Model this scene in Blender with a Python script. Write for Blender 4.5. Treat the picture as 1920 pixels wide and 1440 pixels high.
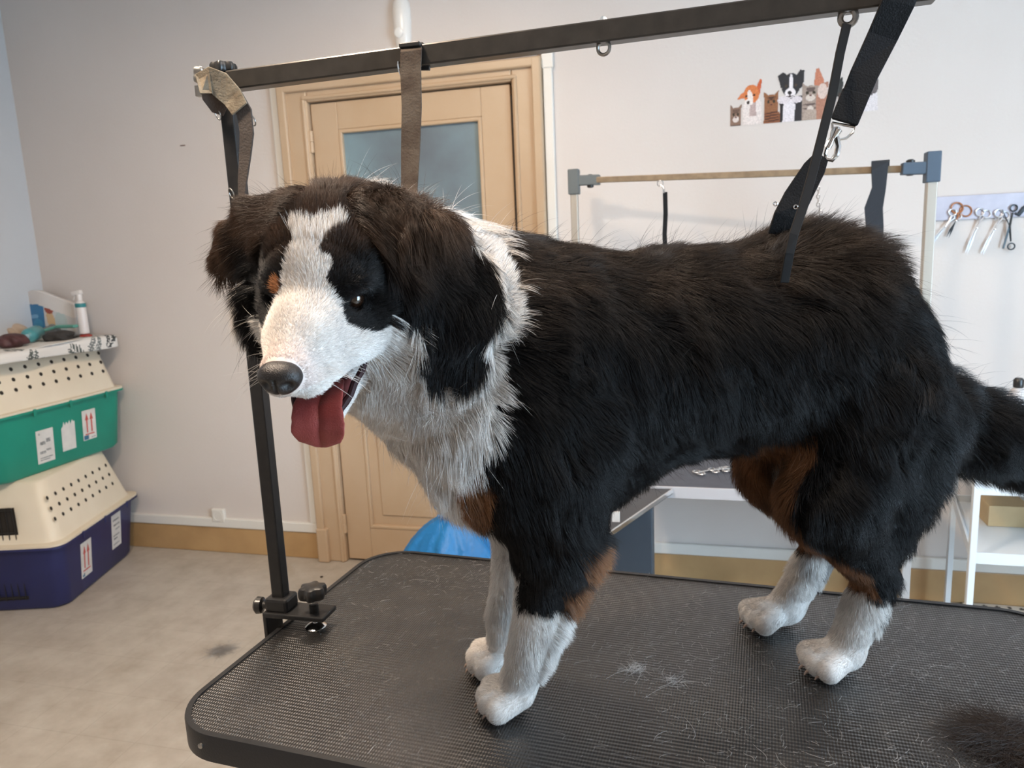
import bpy, bmesh, math, random
import numpy as np
from mathutils import Matrix, Vector
from math import pi, sin, cos, radians

for o in list(bpy.data.objects):
    bpy.data.objects.remove(o, do_unlink=True)
SC = bpy.context.scene
COL = SC.collection
random.seed(7)
RNG = np.random.default_rng(11)

# ------------------------------------------------------------------ camera
CR = np.array([[0.96777814, 0.00301496, -0.2517864], [0.24811076, -0.18205862, 0.95147029],
               [-0.04297124, -0.98328306, -0.1769404]])      # columns: right, down, forward
CAMP = np.array([0, 0, 1.36])
FPX = 1400.0
cd = bpy.data.cameras.new('camera')
cam = bpy.data.objects.new('camera', cd)
COL.objects.link(cam)
m4 = Matrix.Identity(4)
for i in range(3):
    m4[i][0] = CR[i, 0]; m4[i][1] = -CR[i, 1]; m4[i][2] = -CR[i, 2]; m4[i][3] = CAMP[i]
cam.matrix_world = m4
cd.sensor_width = 36.0
cd.lens = 36.0 * FPX / 1920.0
cd.clip_start = 0.02
cd.dof.use_dof = True
cd.dof.focus_distance = 0.85
cd.dof.aperture_fstop = 11.0
SC.camera = cam

# ------------------------------------------------------------------ world, lights, exposure
w = bpy.data.worlds.new('world'); SC.world = w; w.use_nodes = True
w.node_tree.nodes['Background'].inputs[0].default_value = (0.75, 0.87, 1.0, 1)
w.node_tree.nodes['Background'].inputs[1].default_value = 1.2


def area(name, loc, target, sx, sy, power, col, spread=180):
    l = bpy.data.lights.new(name, 'AREA'); l.shape = 'RECTANGLE'; l.size = sx; l.size_y = sy
    l.energy = power; l.color = col; l.spread = radians(spread)
    o = bpy.data.objects.new(name, l); COL.objects.link(o)
    o.location = loc
    o.rotation_euler = (Vector(target) - Vector(loc)).to_track_quat('-Z', 'Y').to_euler()
    return o


LAMP = (-.90, .52, 2.52)
area('ceiling_lamp_light', LAMP, (LAMP[0], LAMP[1], 0), 0.18, 0.18, 50, (1.0, 0.80, 0.62))
area('ceiling_lamp_light', (-.95, 1.75, 2.52), (-.95, 1.75, 0), 0.3, 0.3, 20, (1.0, 0.80, 0.62))
area('ceiling_lamp_light', (0.9, 0.9, 2.52), (0.9, 0.9, 0), 1.1, 1.1, 24, (1.0, 0.84, 0.72))
area('window_light', (2.36, .45, 1.2), (0.0, 1.6, .8), 1.3, 1.9, 135, (0.54, 0.77, 1.0))
SC.view_settings.view_transform = 'Standard'
SC.view_settings.look = 'None'
SC.view_settings.exposure = -0.22
SC.view_settings.gamma = 1.0
SC.view_settings.use_curve_mapping = False

# ------------------------------------------------------------------ helpers


def tag(o, label=None, cat=None, group=None, kind=None):
    if label: o['label'] = label
    if cat: o['category'] = cat
    if group: o['group'] = group
    if kind: o['kind'] = kind
    return o


def thing(name, label, cat, loc=(0, 0, 0), group=None):
    o = bpy.data.objects.new(name, None); COL.objects.link(o)
    o.location = loc; o.empty_display_size = 0.05
    return tag(o, label, cat, group)


def link(name, me, mat=None, parent=None, smooth=False):
    o = bpy.data.objects.new(name, me); COL.objects.link(o)
    if mat is not None:
        for mm in (mat if isinstance(mat, (list, tuple)) else [mat]):
            me.materials.append(mm)
    if parent is not None:
        o.parent = parent
        off = Vector((0, 0, 0)); q = parent
        while q is not None:
            off += q.location; q = q.parent
        o.location = -off            # geometry is written in world coordinates
    if smooth:
        me.polygons.foreach_set('use_smooth', [True] * len(me.polygons))
    return o


def bevel(o, wdt, seg=2):
    b = o.modifiers.new('bevel', 'BEVEL'); b.width = wdt; b.segments = seg; b.limit_method = 'ANGLE'
    b.angle_limit = radians(40)
    return o


class MB:
    def __init__(s): s.v = []; s.f = []; s.mi = []

    def add(s, vs, fs, mi=0):
        n = len(s.v); s.v += [tuple(v) for v in vs]
        s.f += [tuple(i + n for i in f) for f in fs]; s.mi += [mi] * len(fs)
        return s

    def box(s, c, d, R=None, mi=0):
        vs = []
        for x in (-.5, .5):
            for y in (-.5, .5):
                for z in (-.5, .5):
                    p = Vector((x * d[0], y * d[1], z * d[2]))
                    if R is not None: p = R @ p
                    vs.append(p + Vector(c))
        return s.add(vs, [(0, 1, 3, 2), (4, 6, 7, 5), (0, 4, 5, 1), (2, 3, 7, 6), (0, 2, 6, 4), (1, 5, 7, 3)], mi)

    def bb(s, x0, x1, y0, y1, z0, z1, mi=0):
        return s.box(((x0 + x1) / 2, (y0 + y1) / 2, (z0 + z1) / 2), (abs(x1 - x0), abs(y1 - y0), abs(z1 - z0)), None, mi)

    def bar(s, a, b, wx, wy, up=(0, 0, 1), mi=0):
        a = Vector(a); b = Vector(b); d = (b - a); L = d.length; d.normalize()
        u = Vector(up)
        if abs(d.dot(u)) > .98: u = Vector((0, 1, 0))
        x = d.cross(u).normalized(); y = x.cross(d).normalized()
        R = Matrix((x, y, d)).transposed()
        return s.box((a + b) / 2, (wx, wy, L), R, mi)

    def tube(s, pts, r, n=10, closed=False, cap=True, mi=0):
        pts = [Vector(p) for p in pts]; N = len(pts)
        rs = r if isinstance(r, (list, tuple)) else [r] * N
        T = []
        for i in range(N):
            a = pts[(i - 1) % N] if (closed or i > 0) else pts[i]
            b = pts[(i + 1) % N] if (closed or i < N - 1) else pts[i]
            T.append((b - a).normalized())
        u = T[0].orthogonal().normalized(); vs = []
        for i in range(N):
            u = (u - T[i] * u.dot(T[i]))
            if u.length < 1e-6: u = T[i].orthogonal()
            u.normalize(); v = T[i].cross(u)
            for k in range(n):
                a = 2 * pi * k / n
                vs.append(pts[i] + (u * cos(a) + v * sin(a)) * rs[i])
        fs = []
        for i in range(N if closed else N - 1):
            j = (i + 1) % N
            for k in range(n):
                fs.append((i * n + k, i * n + (k + 1) % n, j * n + (k + 1) % n, j * n + k))
        if cap and not closed:
            fs.append(tuple(range(n - 1, -1, -1))); fs.append(tuple((N - 1) * n + k for k in range(n)))
        return s.add(vs, fs, mi)

    def ring(s, c, R0, r, normal, n=24, m=8, mi=0, sq=1.0, up=None):
        nn = Vector(normal).normalized(); u = nn.orthogonal().normalized() if up is None else Vector(up).normalized(); v = nn.cross(u)
        return s.tube([Vector(c) + (u * cos(2 * pi * k / n) + v * sin(2 * pi * k / n) * sq) * R0 for k in range(n)], r, m, True, mi=mi)

    def lathe(s, base, axis, prof, n=24, mi=0):
        ax = Vector(axis).normalized(); u = ax.orthogonal().normalized(); v = ax.cross(u); vs = []
        for (r, h) in prof:
            for k in range(n):
                a = 2 * pi * k / n
                vs.append(Vector(base) + ax * h + (u * cos(a) + v * sin(a)) * max(r, 1e-5))
        fs = []
        for i in range(len(prof) - 1):
            for k in range(n):
                fs.append((i * n + k, i * n + (k + 1) % n, (i + 1) * n + (k + 1) % n, (i + 1) * n + k))
        fs.append(tuple(range(n - 1, -1, -1))); fs.append(tuple((len(prof) - 1) * n + k for k in range(n)))
        return s.add(vs, fs, mi)

    def prism(s, outline, z0, z1, mi=0):
        n = len(outline)
        vs = [(x, y, z0) for x, y in outline] + [(x, y, z1) for x, y in outline]
        fs = [tuple(range(n - 1, -1, -1)), tuple(range(n, 2 * n))] + [(i, (i + 1) % n, n + (i + 1) % n, n + i) for i in range(n)]
        return s.add(vs, fs, mi)

    def ribbon(s, pts, width, thick, wdir, mi=0):
        """flat webbing: centre line pts, width along wdir (one vector or one per point)"""
        pts = [Vector(p) for p in pts]; N = len(pts); vs = []
        wd = wdir if isinstance(wdir[0], (tuple, list, Vector)) else [wdir] * N
        ww = width if isinstance(width, (tuple, list)) else [width] * N
        for i in range(N):
            t = (pts[min(i + 1, N - 1)] - pts[max(i - 1, 0)]).normalized()
            wv = Vector(wd[i]); wv = (wv - t * wv.dot(t)).normalized(); nv = t.cross(wv)
            for a, b in ((-1, -1), (1, -1), (1, 1), (-1, 1)):
                vs.append(pts[i] + wv * a * ww[i] / 2 + nv * b * thick / 2)
        fs = [(0, 3, 2, 1), tuple((N - 1) * 4 + k for k in range(4))]
        for i in range(N - 1):
            for k in range(4):
                fs.append((i * 4 + k, i * 4 + (k + 1) % 4, (i + 1) * 4 + (k + 1) % 4, (i + 1) * 4 + k))
        return s.add(vs, fs, mi)

    def build(s, name, mat=None, parent=None, smooth=False, bev=0, seg=2):
        me = bpy.data.meshes.new(name); me.from_pydata(s.v, [], s.f)
        if any(s.mi): me.polygons.foreach_set('material_index', s.mi)
        bm = bmesh.new(); bm.from_mesh(me); bmesh.ops.recalc_face_normals(bm, faces=bm.faces); bm.to_mesh(me); bm.free()
        o = link(name, me, mat, parent, smooth)
        if bev: bevel(o, bev, seg)
        if smooth and not bev:
            me.set_sharp_from_angle(angle=radians(42))
        return o


def lin(h):
    """sRGB 0-255 triple to linear"""
    return tuple(((c / 255) / 12.92 if c / 255 <= .04045 else ((c / 255 + .055) / 1.055) ** 2.4) for c in h)


def mat(name, col, rough=.5, metal=0, spec=.5, noise=None, bump=None, coat=0, **kw):
    m = bpy.data.materials.new(name); m.use_nodes = True; nt = m.node_tree; b = nt.nodes['Principled BSDF']
    b.inputs['Base Color'].default_value = (*col, 1); b.inputs['Roughness'].default_value = rough
    b.inputs['Metallic'].default_value = metal; b.inputs['Specular IOR Level'].default_value = spec
    b.inputs['Coat Weight'].default_value = coat
    for k, v in kw.items(): b.inputs[k.replace('_', ' ')].default_value = v
    tc = nt.nodes.new('ShaderNodeTexCoord')
    if noise:                                   # (scale, second colour, amount)
        n = nt.nodes.new('ShaderNodeTexNoise'); n.inputs['Scale'].default_value = noise[0]; n.inputs['Detail'].default_value = 6
        nt.links.new(tc.outputs['Object'], n.inputs['Vector'])
        r = nt.nodes.new('ShaderNodeMapRange'); r.inputs[1].default_value = .35; r.inputs[2].default_value = .7; r.inputs[4].default_value = noise[2]
        mx = nt.nodes.new('ShaderNodeMix'); mx.data_type = 'RGBA'; mx.inputs[6].default_value = (*col, 1); mx.inputs[7].default_value = (*noise[1], 1)
        nt.links.new(n.outputs['Fac'], r.inputs[0]); nt.links.new(r.outputs[0], mx.inputs[0]); nt.links.new(mx.outputs[2], b.inputs['Base Color'])
    if bump:                                    # (scale, distance)
        n = nt.nodes.new('ShaderNodeTexNoise'); n.inputs['Scale'].default_value = bump[0]; n.inputs['Detail'].default_value = 4
        nt.links.new(tc.outputs['Object'], n.inputs['Vector'])
        bp = nt.nodes.new('ShaderNodeBump'); bp.inputs['Distance'].default_value = bump[1]; bp.inputs['Strength'].default_value = 1
        nt.links.new(n.outputs['Fac'], bp.inputs['Height']); nt.links.new(bp.outputs[0], b.inputs['Normal'])
    return m


def attr_mat(name, rough=.6, spec=.3, attr='Col', sheen=0):
    m = mat(name, (.5, .5, .5), rough, 0, spec); nt = m.node_tree
    a = nt.nodes.new('ShaderNodeAttribute'); a.attribute_name = attr
    nt.links.new(a.outputs['Color'], nt.nodes['Principled BSDF'].inputs['Base Color'])
    return m


# points of the photograph turned into places in the room
def ray(px, py):
    return CR @ np.array([(px - 960) / FPX, (py - 720) / FPX, 1.0])


def onz(px, py, z):
    d = ray(px, py); return CAMP + d * (z - CAMP[2]) / d[2]


def ony(px, py, y):
    d = ray(px, py); return CAMP + d * (y - CAMP[1]) / d[1]


M = {}
M['wall'] = mat('wall_paint', lin((214, 205, 198)), .75, spec=.3, noise=(1.3, lin((206, 196, 188)), .7), bump=(90, .0006))
M['ceiling'] = mat('ceiling_paint', (.8, .79, .77), .9)
M['tan'] = mat('tan_paint', lin((193, 167, 138)), .38, noise=(3, lin((184, 156, 124)), .8), bump=(30, .0008))
M['tan_base'] = mat('tan_skirting', lin((186, 150, 104)), .45, noise=(6, lin((165, 130, 88)), .9))
M['trunk'] = mat('white_plastic', lin((222, 218, 210)), .4)
M['chrome'] = mat('chrome', (.78, .78, .78), .14, 1)
M['steel'] = mat('steel', (.42, .41, .39), .35, 1, noise=(40, (.3, .28, .25), .6))
M['black_metal'] = mat('black_metal', (.020, .020, .021), .36, .3, noise=(60, (.035, .034, .033), .5))
M['rubber'] = mat('black_rubber', (.012, .012, .013), .42, bump=(400, .0003))
M['plastic_black'] = mat('black_plastic', (.02, .019, .018), .3)
M['web_black'] = mat('black_webbing', (.012, .012, .013), .8, spec=.2, bump=(500, .001))
M['web_grey'] = mat('worn_webbing', lin((88, 78, 68)), .8, spec=.2, noise=(45, lin((62, 50, 42)), .9), bump=(350, .001))
M['web_tan'] = mat('dusty_webbing', lin((135, 125, 108)), .85, spec=.2, noise=(60, lin((95, 84, 70)), .8), bump=(350, .001))

# ------------------------------------------------------------------ the room
WY = 2.913; WX = -3.06; RX = 2.4; FY = -2.6; CZ = 2.62


def floor_mat():
    m = mat('vinyl_floor', lin((178, 168, 155)), .42, spec=.45); nt = m.node_tree; b = nt.nodes['Principled BSDF']
    tc = nt.nodes.new('ShaderNodeTexCoord')
    n1 = nt.nodes.new('ShaderNodeTexNoise'); n1.inputs['Scale'].default_value = 9; n1.inputs['Detail'].default_value = 8; n1.inputs['Roughness'].default_value = .65
    n2 = nt.nodes.new('ShaderNodeTexNoise'); n2.inputs['Scale'].default_value = 2.2; n2.inputs['Detail'].default_value = 3
    cr = nt.nodes.new('ShaderNodeValToRGB')
    cr.color_ramp.elements[0].position = .3; cr.color_ramp.elements[0].color = (*lin((172, 161, 147)), 1)
    cr.color_ramp.elements[1].position = .72; cr.color_ramp.elements[1].color = (*lin((198, 190, 178)), 1)
    mx = nt.nodes.new('ShaderNodeMix'); mx.data_type = 'RGBA'; mx.blend_type = 'MULTIPLY'; mx.inputs[0].default_value = .25
    br = nt.nodes.new('ShaderNodeTexBrick')          # the tile print of the vinyl sheet
    br.offset = 0; br.inputs['Scale'].default_value = 1; br.inputs['Brick Width'].default_value = .2; br.inputs['Row Height'].default_value = .2
    br.inputs['Mortar Size'].default_value = .0016; br.inputs['Mortar Smooth'].default_value = .6
    br.inputs['Color1'].default_value = (1, 1, 1, 1); br.inputs['Color2'].default_value = (.97, .97, .97, 1); br.inputs['Mortar'].default_value = (.74, .72, .7, 1)
    m2 = nt.nodes.new('ShaderNodeMix'); m2.data_type = 'RGBA'; m2.blend_type = 'MULTIPLY'; m2.inputs[0].default_value = .55
    L = nt.links.new
    L(tc.outputs['Object'], n1.inputs['Vector']); L(tc.outputs['Object'], n2.inputs['Vector']); L(tc.outputs['Object'], br.inputs['Vector'])
    L(n1.outputs['Fac'], cr.inputs[0]); L(cr.outputs[0], mx.inputs[6])
    L(n2.outputs['Fac'], mx.inputs[7]); L(mx.outputs[2], m2.inputs[6]); L(br.outputs['Color'], m2.inputs[7])
    g = nt.nodes.new('ShaderNodeBrightContrast'); g.inputs[1].default_value = .0
    L(m2.outputs[2], g.inputs[0]); L(g.outputs[0], b.inputs['Base Color'])
    return m


def struct(name, mb, m, **kw):
    return tag(mb.build(name, m, **kw), kind='structure')


struct('floor', MB().bb(WX - .1, RX + .1, FY - .1, WY + .1, -.06, 0), floor_mat())
struct('ceiling', MB().bb(WX - .1, RX + .1, FY - .1, WY + .1, CZ, CZ + .06), M['ceiling'])
struct('wall_left', MB().bb(WX - .1, WX, FY, WY, 0, CZ), mat('left_wall_paint', lin((200, 202, 204)), .75, noise=(1.5, lin((190, 190, 190)), .7)))
struct('wall_front', MB().bb(WX - .1, RX + .1, FY - .1, FY, 0, CZ), M['wall'])
DX0, DX1, DZ = -1.70, -.60, 2.06
wb = MB()
wb.bb(WX - .1, DX0 + .06, WY, WY + .1, 0, CZ); wb.bb(DX1 - .06, RX + .1, WY, WY + .1, 0, CZ); wb.bb(DX0 + .06, DX1 - .06, WY, WY + .1, DZ - .06, CZ)
struct('wall_back', wb, M['wall'])
WN = (-.30, 1.20, .14, 2.25)          # glazed opening in the right wall: y0 y1 z0 z1
wr = MB()
wr.bb(RX, RX + .1, FY, WN[0], 0, CZ); wr.bb(RX, RX + .1, WN[1], WY, 0, CZ)
wr.bb(RX, RX + .1, WN[0], WN[1], 0, WN[2]); wr.bb(RX, RX + .1, WN[0], WN[1], WN[3], CZ)
struct('wall_right', wr, M['wall'])
wf = MB()
for y in (WN[0] + .03, (WN[0] + WN[1]) / 2, WN[1] - .03): wf.bb(RX + .02, RX + .07, y - .03, y + .03, WN[2], WN[3])
for z in (WN[2] + .03, WN[3] - .03): wf.bb(RX + .021, RX + .069, WN[0], WN[1], z - .03, z + .03)
win = struct('window_1', wf, M['trunk'], bev=.004)
glass = mat('window_glass', (1, 1, 1), .02, Transmission_Weight=1.0, IOR=1.1)
MB().bb(RX + .043, RX + .047, WN[0] + .06, WN[1] - .06, WN[2] + .06, WN[3] - .06).build('pane', glass, win)
# skirting boards: tan board, white cable trunking on top
base = MB().bb(WX, DX0, WY - .014, WY, 0, .125).bb(DX1, RX, WY - .014, WY, 0, .125)
struct('baseboard_back', base, M['tan_base'], bev=.004)
struct('baseboard_left', MB().bb(WX, WX + .014, FY, WY - .014, 0, .125), M['tan_base'], bev=.004)
tk = MB()
tk.bb(WX, DX0 - .002, WY - .020, WY + .001, .127, .172)
tk.bb(DX1 + .002, RX, WY - .020, WY + .001, .100 + .027, .172)
struct('trim_1', tk, M['trunk'], bev=.004)
tk = MB().bb(DX0 - .045, DX0 - .003, WY - .018, WY + .001, .172, 2.09)
struct('trim_2', tk, M['trunk'], bev=.004)
tk = MB().bb(DX1 + .004, DX1 + .040, WY - .018, WY + .001, .172, 2.09).bb(DX1 + .001, DX1 + .045, WY - .021, WY, 2.02, 2.09)
struct('trim_3', tk, M['trunk'], bev=.004)
tk = MB().bb(DX0 - .045, DX1 + .04, WY - .016, WY + .001, 2.075, 2.105)
struct('trim_4', tk, M['trunk'], bev=.003)

# door
dr = thing('door_1', 'tan painted panel door with bluish frosted pane', 'door', (-1.15, WY, 0)); dr['kind'] = 'structure'; del dr['category']
Lx0, Lx1, Lz = -1.575, -.715, 1.985
fr = MB()
for (a, b) in ((DX0, Lx0 - .0), (Lx1 + .0, DX1)):
    fr.bb(a, b, WY - .028, WY + .06, 0, DZ)
fr.bb(Lx0 - .0, Lx1 + .0, WY - .028, WY + .06, Lz, DZ)
fr.build('door_frame', M['tan'], dr, bev=.006)
ar = MB()
for x0, x1 in ((DX0 - .002, DX0 + .035), (DX1 - .035, DX1 + .002)): ar.bb(x0, x1, WY - .045, WY, 0, DZ + .002)
ar.bb(DX0, DX1, WY - .0445, WY, DZ - .034, DZ + .002)
for x0, x1 in ((Lx0 - .022, Lx0 - .006), (Lx1 + .006, Lx1 + .022)): ar.bb(x0, x1, WY - .036, WY, 0, Lz + .01)
ar.bb(Lx0 - .022, Lx1 + .022, WY - .0355, WY, Lz + .006, Lz + .022)
ar.bb(DX0 - .004, DX0 + .05, WY - .05, WY, 0, .16); ar.bb(DX1 - .05, DX1 + .003, WY - .05, WY, 0, .16)
ar.build('architrave', M['tan'], dr, bev=.007, seg=3)
lf = MB(); g = .005; yb = WY - .006; yf = WY + .036
px0, px1, pz0, pz1 = -1.455, -.845, 1.05, 1.872
lf.bb(Lx0 + g, px0, yb, yf, .01, Lz - g); lf.bb(px1, Lx1 - .012, yb, yf, .01, Lz - g)
lf.bb(px0, px1, yb, yf, pz1, Lz - g); lf.bb(px0, px1, yb, yf, .90, pz0); lf.bb(px0, px1, yb, yf, .01, .16)
lf.bb(px0, px1, yb + .014, yf - .01, .16, .90)
leaf = lf.build('door_leaf', M['tan'], dr, bev=.003)
md = MB()
for (x0, x1, z0, z1) in ((px0, px1, pz0, pz1), (px0, px1, .16, .90)):
    t = .016
    md.bb(x0, x0 + t, yb - .003, yf, z0, z1).bb(x1 - t, x1, yb - .003, yf, z0, z1).bb(x0, x1, yb - .0025, yf, z0, z0 + t).bb(x0, x1, yb - .0025, yf, z1 - t, z1)
md.bb(px0 + .06, px1 - .06, yb + .008, yf - .01, .22, .84)
md.build('moulding', M['tan'], dr, bev=.005, seg=3)
gm = mat('frosted_glass', lin((150, 180, 190)), .32, spec=.6, noise=(2.1, lin((112, 118, 124)), .9), Transmission_Weight=.25)
MB().bb(px0 + .012, px1 - .012, WY + .008, WY + .013, pz0 + .012, pz1 - .012).build('glass_pane', gm, dr)
for z in (1.83, .18, 1.0):
    MB().lathe((Lx0 + .002, WY - .018, z - .045), (0, 0, 1), [(.004, 0), (.0095, .003), (.0095, .043), (.006, .0445), (.0095, .046), (.0095, .087), (.004, .09)], 14).build('hinge', M['tan'], dr, smooth=True)
MB().bb(Lx1 - .016, Lx1 - .004, WY - .002, WY + .03, .05, 1.94).build('gap_strip', mat('dark_gap', (.03, .025, .02), .8), dr)  # dark strip standing in for the shade in the gap beside the leaf
MB().bb(DX0 - .1, DX1 + .1, WY + .1, WY + .12, 0, DZ).build('hallway_panel', mat('dim_hallway', lin((96, 118, 130)), .8), dr)
MB().lathe((Lx1 - .065, yb, 1.0), (0, -1, 0), [(.022, 0), (.022, .006), (.009, .008), (.009, .045), (.02, .05), (.024, .062), (.018, .074), (.004, .078)], 20).build('door_knob', M['steel'], dr, smooth=True)

# ceiling lamps (out of the frame): the lights hang in them
for i, (x, y, s) in enumerate(((LAMP[0], LAMP[1], .2), (.9, .9, .6), (-.95, 1.75, .22))):
    t = thing('ceiling_lamp', ['square ceiling lamp above the left end of the table', 'larger square ceiling lamp nearer the window', 'square ceiling lamp in front of the door'][i], 'lamp', (x, y, CZ))
    MB().bb(x - s, x + s, y - s, y + s, CZ - .03, CZ - .0005).build('housing', M['trunk'], t, bev=.006)
    MB().ring((x, y, CZ - .045), s * .8, .012, (0, 0, 1), 40, 8).build('rim', M['chrome'], t, smooth=True)

# ------------------------------------------------------------------ grooming table
TZ = .78
ANG = radians(-4.1)
TU = Vector((cos(ANG), sin(ANG), 0)); TV = Vector((-sin(ANG), cos(ANG), 0))
TO = Vector((-.681, .715, 0))          # near left corner
TL, TW = 1.16, .59


def tp(u, v, z=TZ): return TO + TU * u + TV * v + Vector((0, 0, z))


def rrect(L0, W0, r, inset=0, n=10):
    out = []
    for (cx, cy, a0) in ((L0 - r, W0 - r, 0), (r, W0 - r, 90), (r, r, 180), (L0 - r, r, 270)):
        for k in range(n + 1):
            a = radians(a0 + 90 * k / n)
            out.append((cx + cos(a) * (r - inset), cy + sin(a) * (r - inset)))
    return [tuple(tp(u, v)[:2]) for u, v in out]


def mat_mat():
    """black rubber mat with fine raised pips, mottled grey-brown"""
    m = mat('pip_rubber_mat', (.018, .018, .019), .29, spec=.9); nt = m.node_tree; b = nt.nodes['Principled BSDF']; L = nt.links.new
    tc = nt.nodes.new('ShaderNodeTexCoord'); mp = nt.nodes.new('ShaderNodeMapping'); mp.inputs['Rotation'].default_value = (0, 0, -ANG)
    L(tc.outputs['Object'], mp.inputs['Vector'])
    sp = nt.nodes.new('ShaderNodeSeparateXYZ'); L(mp.outputs[0], sp.inputs[0])

    def wave(sock, pitch):
        a = nt.nodes.new('ShaderNodeMath'); a.operation = 'MULTIPLY'; a.inputs[1].default_value = 2 * pi / pitch; L(sock, a.inputs[0])
        s_ = nt.nodes.new('ShaderNodeMath'); s_.operation = 'SINE'; L(a.outputs[0], s_.inputs[0])
        return s_.outputs[0]
    wx = wave(sp.outputs[0], .0036); wy = wave(sp.outputs[1], .0064)
    ad = nt.nodes.new('ShaderNodeMath'); ad.operation = 'ADD'; L(wx, ad.inputs[0]); L(wy, ad.inputs[1])
    bp = nt.nodes.new('ShaderNodeBump'); bp.inputs['Distance'].default_value = .00020; bp.inputs['Strength'].default_value = 1
    L(ad.outputs[0], bp.inputs['Height']); L(bp.outputs[0], b.inputs['Normal'])
    n = nt.nodes.new('ShaderNodeTexNoise'); n.inputs['Scale'].default_value = 14; n.inputs['Detail'].default_value = 8; n.inputs['Roughness'].default_value = .7
    L(tc.outputs['Object'], n.inputs['Vector'])
    mr = nt.nodes.new('ShaderNodeMapRange'); mr.inputs[1].default_value = .42; mr.inputs[2].default_value = .8; mr.inputs[4].default_value = .38
    L(n.outputs['Fac'], mr.inputs[0])
    mx = nt.nodes.new('ShaderNodeMix'); mx.data_type = 'RGBA'; mx.inputs[6].default_value = (.012, .0115, .0115, 1); mx.inputs[7].default_value = (.085, .075, .064, 1)
    L(mr.outputs[0], mx.inputs[0]); L(mx.outputs[2], b.inputs['Base Color'])
    return m


gt = thing('grooming_table', 'black topped dog grooming table with ribbed rubber mat', 'table', tuple(tp(TL / 2, TW / 2, 0)))
MB().prism(rrect(TL, TW, .085, .004), TZ - .030, TZ - .0015).build('table_top', M['plastic_black'], gt)
MB().prism(rrect(TL, TW, .085, .008), TZ - .0016, TZ).build('rubber_mat', mat_mat(), gt)
o1 = rrect(TL, TW, .085, 0, 14); o2 = rrect(TL, TW, .085, .0085, 14); n = len(o1)
e = MB(); vs = [(x, y, TZ - .034) for x, y in o1] + [(x, y, TZ - .0005) for x, y in o1] + [(x * .12 + X * .88, y * .12 + Y * .88, TZ + .0022) for (x, y), (X, Y) in zip(o2, o1)] + [(x, y, TZ + .002) for x, y in o2] + [(x, y, TZ - .034) for x, y in o2]
fs = []
for r_ in range(4):
    for i in range(n): j = (i + 1) % n; fs.append((r_ * n + i, r_ * n + j, (r_ + 1) * n + j, (r_ + 1) * n + i))
for i in range(n): j = (i + 1) % n; fs.append((4 * n + i, 4 * n + j, j, i))
e.add(vs, fs); e.build('edge_trim', M['rubber'], gt, smooth=True)
sx = ony(428, 1408, .70)
for u in (.07, .58, 1.09):
    c = tp(u, 0, TZ - .014)
    MB().lathe(tuple(c), tuple(-TV), [(.0035, -.001), (.0035, .001), (.0015, .0018)], 12).build('screw', M['steel'], gt, smooth=True)
for (u, v) in ((.16, .09), (TL - .16, .09), (.16, TW - .09), (TL - .16, TW - .09)):
    uu = u + (.05 if u < .5 else -.05)
    MB().bar(tuple(tp(uu, v, TZ - .031)), tuple(tp(u, v, .015)), .028, .028).build('leg', M['black_metal'], gt, bev=.003)
    MB().lathe(tuple(tp(u, v, 0)), (0, 0, 1), [(.022, 0), (.024, .006), (.018, .02)], 16).build('foot', M['rubber'], gt, smooth=True)
MB().bar(tuple(tp(.2, .09, .3)), tuple(tp(TL - .2, .09, .3)), .02, .02).bar(tuple(tp(.2, TW - .09, .3)), tuple(tp(TL - .2, TW - .09, .3)), .02, .02).build('brace', M['black_metal'], gt)

# ------------------------------------------------------------------ grooming arm on it
PX, PY = -.662, .99
BZ = 1.62
ga = thing('overhead_frame', 'black square tube grooming arm arching over the dog', 'frame', (PX, PY, TZ))
MB().bb(PX - .0105, PX + .0105, PY - .0105, PY + .0105, TZ + .025, BZ + .005).build('post', M['black_metal'], ga, bev=.0025)
pb = ony(1700, -2, .985)
MB().bar((PX + .005, PY, BZ - .008), (.245, .985, BZ + .004), .023, .026).build('bar', mat('bar_metal', (.045, .041, .036), .3, .5, noise=(50, (.07, .062, .055), .6)), ga, bev=.002)
MB().bar((.23, .985, BZ + .004), (.60, .98, BZ + .006), .017, .019).build('bar_extension', M['steel'], ga, bev=.002)
MB().bb(.588, .612, .968, .992, TZ - .04, BZ + .02).build('far_post', M['black_metal'], ga, bev=.0025)
cl = MB()
cl.bb(PX - .022, PX + .085, PY - .024, PY + .022, TZ + .020, TZ + .028)
cl.bb(PX - .022, PX - .015, PY - .024, PY + .022, TZ - .055, TZ + .022)
cl.bb(PX - .022, PX + .085, PY - .024, PY + .022, TZ - .062, TZ - .054)
cl.build('clamp_bracket', M['black_metal'], ga, bev=.002)
MB().bb(PX - .020, PX + .020, PY - .019, PY + .019, TZ + .026, TZ + .05).build('socket', M['black_metal'], ga, bev=.005)
MB().lathe((PX - .018, PY - .004, TZ + .032), (-1, -.15, 0), [(.006, 0), (.006, .012), (.013, .014), (.014, .022), (.010, .026)], 20).build('side_knob', M['plastic_black'], ga, smooth=True)
kx, ky = -.602, .986


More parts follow.
